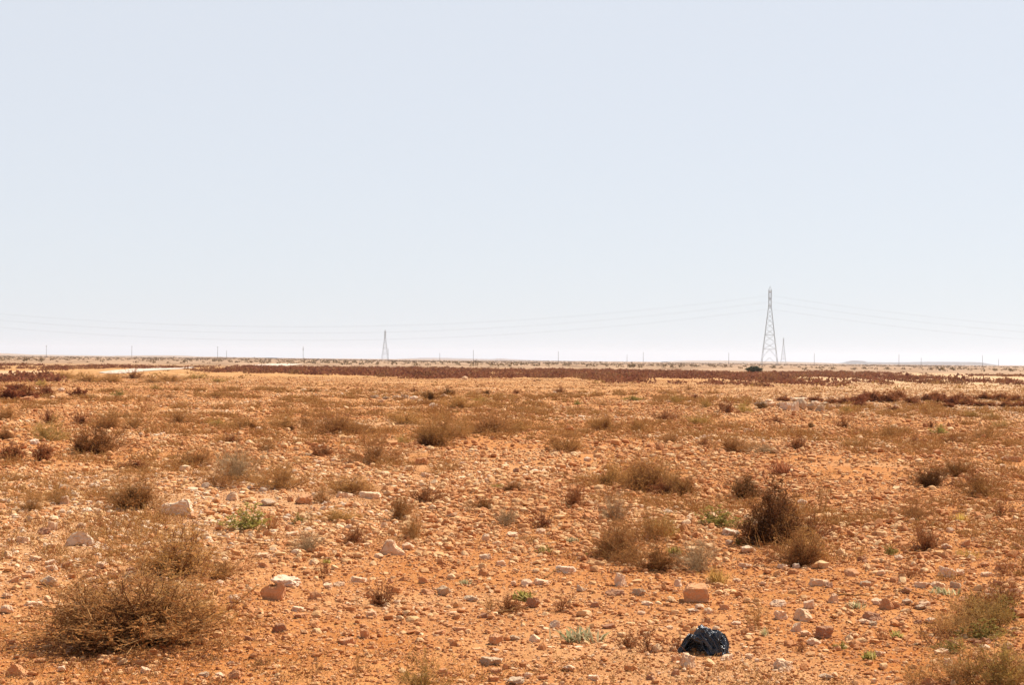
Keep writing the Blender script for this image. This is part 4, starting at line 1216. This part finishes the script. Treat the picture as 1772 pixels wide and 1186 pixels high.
def heath():
    rng = np.random.default_rng(51)
    n = 60000
    y = np.sqrt(rng.uniform(95 ** 2, 460 ** 2, n)); x = rng.uniform(-.37, .37, n) * y
    px, py = ground_px(x, y)
    pat = .6 * vnoise(x / 5., y / 9., 61) + .4 * vnoise(x / 1.9, y / 3.4, 62)
    keep = np.zeros(n, bool)
    fringe = rng.uniform(0, 1, n) < .8
    for poly, cov in BELT:
        wob = (vnoise(x / 9., y / 22., 63) - .5) * 4.5 + (vnoise(x / 2.5, y / 6., 64) - .5) * 2.5
        if cov == 1.0:
            ok = (pat > .14) & (.65 * vnoise(x / 8., y / 75., 67) + .35 * vnoise(x / 2.5, y / 40., 68) > .06 + .33 * np.clip((x - 2) / 36, 0, 1))
        else:       # open heath: clumps with bare pale ground between them, seen as gaps at this low angle
            ok = .6 * vnoise(x / 3.6, y / 48., 69) + .4 * vnoise(x / 1.5, y / 30., 70) > 1 - cov
        keep |= inpoly(px, py + wob, poly) & ok & fringe
    # the belt goes on beyond the picture on both sides
    side = (px < -60) | (px > 1800)
    keep |= side & (y > 190) & (y < 330) & (pat > .45)
    x, y = x[keep], y[keep]
    thin = rng.uniform(0, 1, len(x)) < .62
    x, y = x[thin], y[thin]
    w = rng.uniform(.4, 1.25, len(x)); w = w * np.where(y < 185, 1.45, 1.0)
    h = w * rng.uniform(.2, .40, len(x))
    return clumps('heath', x, y, w, h, MAT['heathfar'], 40, 52, .13)


MAT['heathfar'] = plant_material('red_brown_heath', [(0.17, 0.066, 0.034), (0.25, 0.102, 0.052), (0.33, 0.145, 0.072), (0.34, 0.185, 0.078)], .3)
_nt = MAT['heathfar'].node_tree            # drifts of ochre plants within the heath
_hs = next(n for n in _nt.nodes if n.type == 'HUE_SAT')
_g = next(n for n in _nt.nodes if n.type == 'NEW_GEOMETRY')
_src = _hs.inputs['Color'].links[0].from_socket
_n = noise_n(_nt, _g.outputs['Position'], .09, 4, .65)
_n2 = noise_n(_nt, _g.outputs['Position'], .38, 3, .6)
_c = mixc(_nt, maprange(_nt, _n2.outputs[0], .48, .62, 0, .5), _src, (0.11, 0.038, 0.022))
_nt.links.new(mixc(_nt, maprange(_nt, _n.outputs[0], .50, .66, 0, .75), _c, (0.32, 0.19, 0.07)), _hs.inputs['Color'])
def belt_fringe():
    rng = np.random.default_rng(58)
    n = 9000
    y = np.sqrt(rng.uniform(85 ** 2, 300 ** 2, n)); x = rng.uniform(-.37, .37, n) * y
    px, py = ground_px(x, y)
    poly = [(-60, 650), (230, 648), (340, 642), (440, 646), (560, 650), (760, 656), (1100, 658), (1480, 662), (1830, 664), (1830, 682), (1480, 676), (1100, 668), (760, 664), (560, 660), (400, 660), (-60, 672)]
    k = inpoly(px, py + (vnoise(x / 6., y / 14., 65) - .5) * 8, poly) & (vnoise(x / 4., y / 8., 66) > .45) & (rng.uniform(0, 1, n) < .25)
    x, y = x[k], y[k]
    w = rng.uniform(.3, .9, len(x)); h = w * rng.uniform(.25, .45, len(x))
    return clumps('steppe_grass', x, y, w, h, MAT['fringe'], 26, 59, .13)


MAT['fringe'] = plant_material('ochre_dry_grass', [(0.40, 0.24, 0.075), (0.46, 0.29, 0.10), (0.30, 0.15, 0.055), (0.42, 0.29, 0.08)], .3)
tag(belt_fringe(), 'ochre dry grass along the near side of the brown heath belt', 'grass', kind='stuff')
tag(heath(), 'broad belt of low red brown heath across the plain', 'heath', kind='stuff')


def steppe():
    rng = np.random.default_rng(55)
    n = 16000
    y = np.sqrt(rng.uniform(400 ** 2, 2400 ** 2, n)); x = rng.uniform(-.38, .38, n) * y
    k = (vnoise(x / 60., y / 160., 71) > .38) & (rng.uniform(0, 1, n) < .75)
    x, y = x[k], y[k]
    w = rng.uniform(.6, 1.7, len(x)) * (1 + .5 * (rng.uniform(0, 1, len(x)) < .06)); h = w * rng.uniform(.35, .6, len(x))
    return clumps('steppe_scrub', x, y, w, h, MAT['steppe'], 16, 56, .22)


MAT['steppe'] = plant_material('dry_steppe_scrub', [(0.14, 0.09, 0.04), (0.22, 0.15, 0.075), (0.29, 0.195, 0.10), (0.19, 0.10, 0.05)], .25)
tag(steppe(), 'thin scrub dotted all over the far beige plain', 'scrub', kind='stuff')

# ------------------------------------------------------------------ ground sheet
def ground():
    fine = np.radians(np.arange(-23.5, 23.5, .075))
    coarse = np.radians(np.arange(23.5, 336.6, 4.0))
    th = np.concatenate([fine, coarse])
    r1 = 3.2 * (1.0042 ** np.arange(0, 640)); r1 = r1[r1 < 46]
    r2 = r1[-1] * (1.02 ** np.arange(1, 400)); r2 = r2[r2 < 11900]
    r = np.concatenate([[.4, 1.2, 2.2], r1, r2, [12000.]])
    A, Rr = np.meshgrid(th, r)
    X = Rr * np.sin(A); Y = Rr * np.cos(A)
    Z = hground(X, Y)
    V = np.stack([X, Y, Z], -1).reshape(-1, 3)
    nt, nr = len(th), len(r)
    i = np.arange(nr - 1)[:, None] * nt; j = np.arange(nt)[None]; j2 = (j + 1) % nt
    q = np.stack([i + j, i + nt + j, i + nt + j2, i + j2], -1).reshape(-1, 4)
    V = np.concatenate([V, [[0, 0, float(hground(0., 0.))]]])
    c = len(V) - 1
    t = np.stack([np.full(nt, c), np.arange(nt), (np.arange(nt) + 1) % nt], -1)
    q = q[:, ::-1]; t = t[:, ::-1]
    me = mk('ground', V, [q, t], MAT['ground'], True)
    o = obj('ground', me)
    tag(o, kind='structure')


ground()

def sheet(name, poly, col):
    m, nt, N, L = new_mat(name + '_soil')
    g = N.new('ShaderNodeNewGeometry')
    n = noise_n(nt, g.outputs['Position'], .35, 4)
    c = mixc(nt, maprange(nt, n.outputs[0], .35, .7), col, tuple(v * .78 for v in col))
    principled(nt, c, .95, n.outputs[0], .2, .02, .1)
    pts = [unproject(a, b)[0] for a, b in poly]
    bm = bmesh.new()
    f = bm.faces.new([bm.verts.new((p.x, p.y, 0)) for p in pts])
    bmesh.ops.triangulate(bm, faces=[f])
    for _ in range(4):
        bmesh.ops.subdivide_edges(bm, edges=[e for e in bm.edges if e.calc_length() > 4], cuts=1)
        bmesh.ops.triangulate(bm, faces=bm.faces[:])
    for v in bm.verts:
        v.co.z = float(hground(v.co.x, v.co.y)) + .05
    bmesh.ops.recalc_face_normals(bm, faces=bm.faces)
    me = bpy.data.meshes.new(name); bm.to_mesh(me); bm.free(); me.materials.append(m)
    o = obj(name, me); tag(o, kind='structure')


sheet('sand_patch', [(-60, 644), (0, 643.2), (60, 643), (92, 646), (66, 650.5), (30, 654), (-60, 656)], (0.60, 0.36, 0.18))
sheet('bare_path', [(170, 645.5), (205, 641), (240, 637.2), (300, 635.6), (346, 634.6), (330, 638), (275, 641.5), (222, 646.5), (190, 648)], (0.66, 0.50, 0.37))
sheet('bare_path', [(436, 632.4), (470, 630), (505, 629.6), (528, 631), (502, 633.4), (452, 634.6)], (0.66, 0.50, 0.37))

# ------------------------------------------------------------------ far hills
def ridge(name, prof, depth, thick, col):
    """profile (px, px above the local horizon) -> rounded hill with real depth"""
    m, nt, N, L = new_mat(name + '_rock')
    g = N.new('ShaderNodeNewGeometry')
    n = noise_n(nt, g.outputs['Position'], .01, 4)
    c = mixc(nt, n.outputs[0], col, tuple(v * .7 for v in col)); principled(nt, c, 1.)
    xs = np.linspace(prof[0][0], prof[-1][0], 70)
    hs = np.interp(xs, [p[0] for p in prof], [p[1] for p in prof])
    V = []; rows = 7
    for k in range(rows):
        t = k / (rows - 1) * 2 - 1
        e = max(0., 1 - abs(t) ** 2.5)
        for xx, hh in zip(xs, hs):
            p = atdepth(xx, horizon(xx), depth)
            V.append((p.x, depth + t * thick, -1.2 + (hh * depth / FOC + 2.8) * e * (1 + .04 * math.sin(xx * .7 + k))))
    V = np.array(V); n_ = len(xs)
    i = np.arange(rows - 1)[:, None] * n_; j = np.arange(n_ - 1)[None]
    q = np.stack([i + j, i + j + 1, i + n_ + j + 1, i + n_ + j], -1).reshape(-1, 4)
    o = obj(name, mk(name, V, [q], m, True)); tag(o, kind='structure')


ridge('mesa', [(1455, 0), (1466, 2.0), (1476, 5.0), (1486, 5.2), (1496, 3.0), (1530, 2.6), (1560, 3.0), (1600, 4.2), (1640, 4.6), (1690, 4.6), (1702, 2.2), (1714, 0)], 5200, 160, (0.20, 0.17, 0.15))
ridge('hills', [(690, 0), (730, 2.4), (770, 2.6), (830, 1.6), (850, 1.2), (866, 2.8), (880, 1.8), (910, 0.6), (940, 0)], 6200, 200, (0.30, 0.22, 0.17))
ridge('hills', [(1150, 0), (1190, 2.2), (1260, 3.0), (1330, 2.2), (1400, 1.6), (1452, 0)], 3600, 160, (0.40, 0.28, 0.19))
ridge('hills', [(-80, 3.5), (0, 2.8), (40, 1.2), (120, .6), (200, .2), (262, 1.8), (310, 1.8), (350, .6), (430, .2), (470, 0)], 3800, 200, (0.40, 0.27, 0.17))

# ------------------------------------------------------------------ pylons, poles, wires
def metal(name, col, rough=.5):
    m, nt, N, L = new_mat(name)
    g = N.new('ShaderNodeNewGeometry'); n = noise_n(nt, g.outputs['Position'], 3., 3)
    c = mixc(nt, n.outputs[0], col, tuple(v * .8 for v in col))
    b = principled(nt, c, rough); b.inputs['Metallic'].default_value = .0
    return m


MAT['steel'] = metal('galvanised_steel', (0.25, 0.245, 0.24))
MAT['wire'] = metal('aluminium_wire', (0.30, 0.30, 0.30))
MAT['wood'] = metal('weathered_pole_wood', (0.13, 0.10, 0.08), .9)
MAT['glass'] = metal('brown_porcelain', (0.10, 0.06, 0.05), .3)


class Bars:
    def __init__(s): s.p = []; s.r = []
    def bar(s, a, b, r): s.p.append((a, b)); s.r.append((r, r))
    def build(s, name, mat, parent):
        V, q = tubes(np.array(s.p, float), np.array(s.r, float), 4)
        return obj(name, mk(name, V, [q], mat), parent)


def pylon(px, base_row, height_px, depth, rot, label, fat=1.0):
    p = atdepth(px, base_row, depth)
    s = depth / FOC
    H = height_px * s
    g = float(hground(p.x, p.y))
    root = bpy.data.objects.new('electricity_pylon', None); C.objects.link(root)
    root.location = (p.x, p.y, g); root.rotation_euler = (0, 0, rot)
    tag(root, label, 'pylon', 'lattice electricity pylons')
    half = lambda t: .102 * H * (1 - t / .75) + .0175 * H * (t / .75) if t < .75 else .0175 * H
    lv = [0, .10, .205, .29, .385, .46, .53, .59, .645, .70, .75, .80, .85, .90, .945]
    cor = lambda t, k: np.array([half(t) * (1, -1, -1, 1)[k], half(t) * (1, 1, -1, -1)[k], H * t])
    rl = .0020 * H * fat; rb = .0010 * H * fat
    for k in range(4):
        b = Bars()
        for a, c in zip(lv[:-1], lv[1:]): b.bar(cor(a, k), cor(c, k), rl)
        b.build('leg', MAT['steel'], root)
    b = Bars()
    for i, (a, c) in enumerate(zip(lv[:-1], lv[1:])):
        for k in range(4):
            k2 = (k + 1) % 4
            if i == 0:
                mid = (cor(c, k) + cor(c, k2)) / 2
                b.bar(cor(a, k), mid, rb); b.bar(cor(a, k2), mid, rb)
            elif i in (1,):
                mid = (cor(c, k) + cor(c, k2)) / 2
                b.bar(cor(a, k), mid, rb); b.bar(cor(a, k2), mid, rb)
            else:
                b.bar(cor(a, k), cor(c, k2), rb); b.bar(cor(a, k2), cor(c, k), rb)
            if c in (.205, .385, .75, .85, .945):
                b.bar(cor(c, k), cor(c, k2), rb * 1.5)
    b.build('bracing', MAT['steel'], root)
    b = Bars()
    for k in range(4): b.bar(cor(.945, k), np.array([0, 0, H]), rb * 1.4)
    b.build('peak', MAT['steel'], root)
    for t in (.75, .84, .92):
        L = .13 * H
        for sgn in (1, -1):
            b = Bars(); tip = np.array([0, sgn * L, H * (t + .006)])
            for sx in (1, -1):
                b.bar(np.array([sx * half(t), sgn * half(t), H * t]), tip, rb * 1.3)
                b.bar(np.array([sx * half(t), sgn * half(t), H * (t + .035)]), tip, rb * 1.1)
            for f in (.35, .65):
                b.bar(np.array([half(t) * (1 - f), sgn * (half(t) * (1 - f) + L * f), H * t]), np.array([-half(t) * (1 - f), sgn * (half(t) * (1 - f) + L * f), H * t]), rb)
            arm = b.build('cross_arm', MAT['steel'], root)
            ins = Bars(); ins.bar(tip, tip - np.array([0, 0, .045 * H]), rb * 1.6)
            ins.build('insulator', MAT['glass'], arm)
    return root, H, p, g


D1 = 1150.
_, H1, P1, G1 = pylon(1331.5, 631, 138, D1, R(-12.5), 'tall lattice pylon, nearest and largest, at right', 1.0)
pylon(666, 623, 53, 2500., R(-8), 'small lattice pylon far away left of centre', 1.7)
pylon(1355.5, 629, 46, 3000., R(-12), 'faint small lattice pylon just right of the tall one', 1.9)


def wire(name, a, b, sag, r, label, group, cat='power line'):
    t = np.linspace(0, 1, 60)[:, None]
    P = a * (1 - t) + b * t
    P[:, 2] -= (4 * sag * t * (1 - t))[:, 0]
    V, q = tubes(P[None], np.full((1, 60), r), 4)
    o = obj(name, mk(name, V, [q], MAT['wire'], True))
    tag(o, label, cat, group)


span = 1760 * D1 / FOC
ca, sa = math.cos(R(-12.5)), math.sin(R(-12.5))
for lvl, t in (('highest', .92), ('middle', .84), ('lowest', .75)):
    for sgn in (1, -1):
        L = .13 * H1 * sgn
        a = np.array([P1.x - sa * L, P1.y + ca * L, G1 + H1 * (t + .006) - .045 * H1])
        for side, d in (('left', -1), ('right', 1)):
            b = a + np.array([d * span * .98, d * span * .02, -1.0])
            wire('power_cable', a, b, 62 * D1 / FOC, .017, f'{lvl} pair of thin power cables sagging to the {side} from the tall pylon', 'power cables of the tall pylon')


def pole(px, row, depth, hpx, label, group, double=False):
    p = atdepth(px, row, depth); s = depth / FOC; H = hpx * s
    root = bpy.data.objects.new('utility_pole', None); C.objects.link(root)
    root.location = (p.x, p.y, float(hground(p.x, p.y)))
    tag(root, label, 'utility pole', group)
    r = .0016 * depth * .06
    V, q = tubes(np.array([[[0, 0, -.3], [0, 0, H * .5], [0, 0, H]]]), np.array([[r * 1.25, r, r * .8]]), 8)
    obj('pole_shaft', mk('pole_shaft', V, [q], MAT['wood'], True), root)
    b = Bars(); b.bar(np.array([-.2, -1.0, H * .95]), np.array([.2, 1.0, H * .95]), .07)
    arm = b.build('cross_arm', MAT['wood'], root)
    ins = Bars()
    for yy in (-.9, 0, .9):
        ins.bar(np.array([yy * .2, yy, H * .95]), np.array([yy * .2, yy, H * .95 + .3]), .05)
    ins.build('insulator', MAT['glass'], arm)
    if double:
        bm = bmesh.new(); bmesh.ops.create_cone(bm, cap_ends=True, segments=12, radius1=.33, radius2=.33, depth=1.0, matrix=Matrix.Translation((0, -.5, H * .80)))
        me = bpy.data.meshes.new('transformer'); bm.to_mesh(me); bm.free(); me.materials.append(MAT['steel'])
        obj('transformer', me, root)


pole_px = [80, 228, 376.5, 524.5, 671.5, 819, 966, 1113, 1261, 1409, 1555.5, 1700]
ordn = ['first', 'second', 'third', 'fourth', 'fifth', 'sixth', 'seventh', 'eighth', 'ninth', 'tenth', 'eleventh', 'twelfth']
pole_lab = ['wooden utility pole nearest the left edge on the horizon', 'utility pole above the whitish sand path', 'utility pole between the two pale bare paths', 'darkest utility pole, carrying a transformer, left of centre',
            'utility pole standing just right of the small far pylon', 'utility pole right of the low far hills', 'utility pole at the middle of the horizon', 'utility pole midway between centre and the tall pylon',
            'utility pole left of the dark green bush and tall pylon', 'utility pole right of the faint small pylon', 'utility pole in front of the long mesa', 'utility pole at the right end of the mesa']
for i, (x, lb) in enumerate(zip(pole_px, pole_lab)):
    pole(x, horizon(x) + 3.2, 1250., 21 if i != 3 else 22.5, lb, 'utility poles in a line across the plain', i == 3)
far_lab = {392: 'tiny faint pole right of the third pole', 761: 'faint pole on the low far hills', 1085: 'tiny faint pole just left of the eighth big pole', 1594: 'faint far pole above the middle of the mesa', 1728: 'faint far pole right of the mesa'}
for x, lb in far_lab.items():
    pole(x, horizon(x) + 2.0, 2100., 13.5, lb, 'faint poles of a second line far away')

# ------------------------------------------------------------------ sticks
def stick(pts, r, label, z=.012):
    P = []
    for px, py, up in pts:
        p, s = unproject(px, py); P.append((p.x, p.y, p.z + z + up))
    P = np.array(P)
    t = np.linspace(0, len(P) - 1, len(P) * 6)
    Q = np.stack([np.interp(t, range(len(P)), P[:, k]) for k in range(3)], 1)
    Q[1:-1] += np.random.default_rng(len(label)).normal(size=Q[1:-1].shape) * .003
    rad = r * np.linspace(1, .55, len(Q)) * (1 + .15 * np.sin(t * 5))
    V, q = tubes(Q[None], rad[None], 7)
    o = obj('stick', mk('stick', V, [q], MAT['dark_b'], True)); tag(o, label, 'stick')


stick([(1449, 1039, .02), (1468, 1038.5, .012), (1490, 1037.5, .006), (1504, 1036.5, .004)], .0055, 'straight dark stick lying right of a pale stone')
stick([(862, 1070, .01), (884, 1069, .02), (900, 1066, .03), (914, 1064, .01)], .009, 'fallen brown stick in front of the russet dead weed')
stick([(942, 1008, .02), (955, 1004, .05), (966, 999, .06), (978, 1003, .02)], .006, 'dark gnarled twig by pale stones near the centre')
stick([(232, 1106, .03), (278, 1099, .09), (312, 1084, .15), (322, 1070, .21)], .008, 'dark branch bending out of the biggest tan bush')
stick([(140, 1112, .02), (152, 1106, .06), (164, 1103, .10)], .004, 'pale dead twig under the biggest tan bush')
stick([(1555, 1052, .10), (1672, 1096, .14), (1700, 1114, .06)], .003, 'thin bent stalk fallen before the large right edge bush')
stick([(448, 781, .03), (476, 779.5, .04)], .006, 'pale straight stick behind the grey dead bush')

# ------------------------------------------------------------------ plastic bag
def plastic():
    m, nt, N, L = new_mat('dusty_black_plastic')
    g = N.new('ShaderNodeNewGeometry')
    tc = N.new('ShaderNodeTexCoord')
    n = noise_n(nt, tc.outputs['Object'], 9., 4, .6); n2 = noise_n(nt, tc.outputs['Object'], 38., 3, .6)
    dust = maprange(nt, n.outputs[0], .62, .76)
    base = mixc(nt, n2.outputs[0], (0.012, 0.014, 0.017), (0.034, 0.038, 0.044))
    base = mixc(nt, math_n(nt, 'MULTIPLY', dust, .55), base, (0.22, 0.12, 0.075))
    b = principled(nt, base, .35, math_n(nt, 'ADD', n2.outputs[0], n.outputs[0]), .35, .006, .8)
    L.new(maprange(nt, dust, 0, 1, .26, .8), b.inputs['Roughness'])
    return m


MAT['plastic'] = plastic()


def ridged(p, k, off):
    """sharp folds: high along thin winding creases"""
    q = Vector((p[0] * k + off, p[1] * k, p[2] * k))
    w = mnoise.noise_vector(q * .7 + Vector((5, 1, 2))) * .7
    return 1 - min(1., abs(mnoise.noise(q + w)) * 2.6)


def bag():
    p, s = unproject(1221, 1141)
    root = bpy.data.objects.new('plastic_bag', None); C.objects.link(root)
    root.location = (p.x, p.y + .10, p.z); root.scale = (s, s, s)       # one unit of the bag = one photo pixel here
    tag(root, 'crumpled black plastic bag lying on the red soil', 'plastic bag')
    U, F = ico(7)
    x, y, z = U[:, 0], U[:, 1], U[:, 2]
    # lopsided half-collapsed film: a low pointed wing to the left, a full rounded end to the right
    top = np.interp(x, [-1, -.75, -.45, -.15, .1, .35, .6, .85, 1], [.10, .34, .74, 1., .90, .84, .92, .80, .5])
    dep = np.interp(x, [-1, -.6, 0, .6, 1], [8, 20, 28, 32, 22])
    zz = np.where(z > 0, np.sqrt(np.maximum(z, 0)) * .35 + z * .65, z * .2)
    V = np.stack([x * 42, y * dep, zz * 41 * top], 1)
    out = V.copy()
    for i in range(len(V)):
        u = U[i]
        r1 = ridged(u, 1.25, 3.1); r2 = ridged(u, 2.7, 9.4); r3 = ridged(u, 6.0, 1.7)
        d = (r1 - .55) * 13 + (r2 - .55) * 6.0 + (r3 - .5) * 1.0
        nrm = np.array([u[0] * .75, u[1] * 1.1, u[2] * .9])
        out[i] += nrm * d * (1. if u[2] > -.2 else .3)
        n = mnoise.noise_vector(Vector(u) * 1.8)
        out[i] += np.array(n) * np.array([5, 6, 4])
    V = out
    # the film stands on its folds and arches clear of the soil at the front left
    fx, fy = V[:, 0], V[:, 1]
    arch = np.clip((-fy + 4) / 14, 0, 1) * np.clip(1 - ((fx + 14) / 21) ** 2, 0, 1)
    V[:, 1] += arch * 17 * np.clip(1 - V[:, 2] / 26, 0, 1)
    V[:, 2] = np.maximum(V[:, 2] + 2, np.maximum(-2, 17 * arch - 3))
    obj('bag_body', mk('bag_body', V, [F], MAT['plastic'], True), root)

    def ribbon(name, path, width, tw, seed, fold=2.2):
        rng = np.random.default_rng(seed)
        n, k = 60, 14
        t = np.linspace(0, 1, n)
        P = np.stack([np.interp(t, np.linspace(0, 1, len(path)), [q[j] for q in path]) for j in range(3)], 1)
        for _ in range(4):
            P[1:-1] = (P[:-2] + 2 * P[1:-1] + P[2:]) / 4
        T = unit(np.gradient(P, axis=0))
        side = unit(np.cross(T, np.array([[0, 1, .25]])))
        nor = np.cross(side, T)
        a = tw * t
        S = side * np.cos(a)[:, None] + nor * np.sin(a)[:, None]; Nn = np.cross(S, T)
        v = np.linspace(-1, 1, k)
        Q = P[:, None] + S[:, None] * (v * width)[None, :, None] + Nn[:, None] * (fold * np.sin(v * 5 + 3 * t[:, None] + seed))[..., None]
        Q += np.random.default_rng(seed).normal(size=Q.shape) * .25
        thick = Nn[:, None] * .5
        V = np.concatenate([(Q + thick).reshape(-1, 3), (Q - thick).reshape(-1, 3)])
        i = np.arange(n - 1)[:, None] * k; j = np.arange(k - 1)[None]
        q = np.stack([i + j, i + j + 1, i + k + j + 1, i + k + j], -1).reshape(-1, 4)
        N0 = n * k
        q = np.concatenate([q, q[:, ::-1] + N0])
        return obj(name, mk(name, V, [q], MAT['plastic'], True), root)
    ribbon('torn_flap', [(8, 2, 33), (22, -2, 34), (33, -6, 28), (38, -10, 16), (37, -14, 6), (36, -17, 0)], 7, 1.1, 3, 1.1)
    ribbon('torn_flap', [(8, -20, 34), (16, -27, 25), (22, -31, 14), (25, -33, 5), (27, -35, -1)], 6.5, -.5, 5)
    ribbon('torn_flap', [(-22, -6, 30), (-31, -10, 23), (-38, -13, 12), (-44, -15, 2)], 7, .7, 8)
    ribbon('torn_flap', [(-12, -4, 42), (-6, -14, 36), (4, -22, 26), (14, -26, 14)], 7, .9, 11)


bag()

# ------------------------------------------------------------------ air, sky, sun, camera
def haze_box():
    bm = bmesh.new(); bmesh.ops.create_cube(bm, size=1)
    me = bpy.data.meshes.new('haze'); bm.to_mesh(me); bm.free()
    o = obj('haze', me)
    zt, zb, half = 66., -4., 12600.
    o.scale = (half * 2, half * 2, zt - zb); o.location = (0, 0, (zt + zb) / 2)
    m = bpy.data.materials.new('pale_dusty_air'); m.use_nodes = True
    nt = m.node_tree; nt.nodes.clear()
    v = nt.nodes.new('ShaderNodeVolumePrincipled')
    v.inputs['Color'].default_value = (.86, .90, .98, 1)
    v.inputs['Density'].default_value = HAZE
    v.inputs['Anisotropy'].default_value = .3
    out = nt.nodes.new('ShaderNodeOutputMaterial'); nt.links.new(v.outputs[0], out.inputs['Volume'])
    me.materials.append(m)
    tag(o, kind='stuff'); o['label'] = 'pale dusty air over the plain'; o['category'] = 'haze'


HAZE = 8e-5
if HAZE: haze_box()

VEIL, VEILC = (.86, .0), (5.00, 5.21, 5.52)
SUN_EL, SUN_AZ = 54., 52.            # azimuth clockwise from the view direction
w = bpy.data.worlds.new('World'); scene.world = w; w.use_nodes = True
nt = w.node_tree
bg = nt.nodes['Background']
sky = nt.nodes.new('ShaderNodeTexSky'); sky.sky_type = 'NISHITA'
sky.sun_disc = False
sky.sun_elevation = R(SUN_EL); sky.sun_rotation = R(SUN_AZ)
sky.altitude = 0; sky.air_density = .8; sky.dust_density = .6; sky.ozone_density = 3.0
# dust veil: the clear sky whitens towards the horizon
tcw = nt.nodes.new('ShaderNodeTexCoord'); spw = nt.nodes.new('ShaderNodeSeparateXYZ')
nt.links.new(tcw.outputs['Generated'], spw.inputs[0])
veil = maprange(nt, spw.outputs['Z'], 0.20, .75, VEIL[0], VEIL[1])
nt.links.new(mixc(nt, veil, sky.outputs[0], VEILC), bg.inputs['Color'])
bg.inputs['Strength'].default_value = .10

sl = bpy.data.lights.new('sun', 'SUN'); sl.energy = 4.8; sl.angle = R(.53); sl.color = (1, .945, .85)
so = bpy.data.objects.new('sun', sl); C.objects.link(so)
sd = Vector((math.sin(R(SUN_AZ)) * math.cos(R(SUN_EL)), math.cos(R(SUN_AZ)) * math.cos(R(SUN_EL)), math.sin(R(SUN_EL))))
so.rotation_euler = sd.to_track_quat('Z', 'Y').to_euler(); so.location = (0, 0, 30)

cam = bpy.data.cameras.new('camera'); co = bpy.data.objects.new('camera', cam); C.objects.link(co)
cam.sensor_fit = 'HORIZONTAL'; cam.sensor_width = 23.6; cam.lens = FOC / PW * 23.6
cam.clip_start = .1; cam.clip_end = 40000
back = -_f
M = Matrix(((_rt.x, _up.x, back.x, 0), (_rt.y, _up.y, back.y, 0), (_rt.z, _up.z, back.z, CAM_H), (0, 0, 0, 1)))
co.matrix_world = M
scene.camera = co

vs = scene.view_settings
vs.view_transform = 'Standard'; vs.look = 'None'; vs.gamma = 1; vs.use_curve_mapping = False
vs.exposure = 0.64
scene.cycles.max_bounces = 6; scene.cycles.diffuse_bounces = 3; scene.cycles.volume_bounces = 1
scene.cycles.use_denoising = True
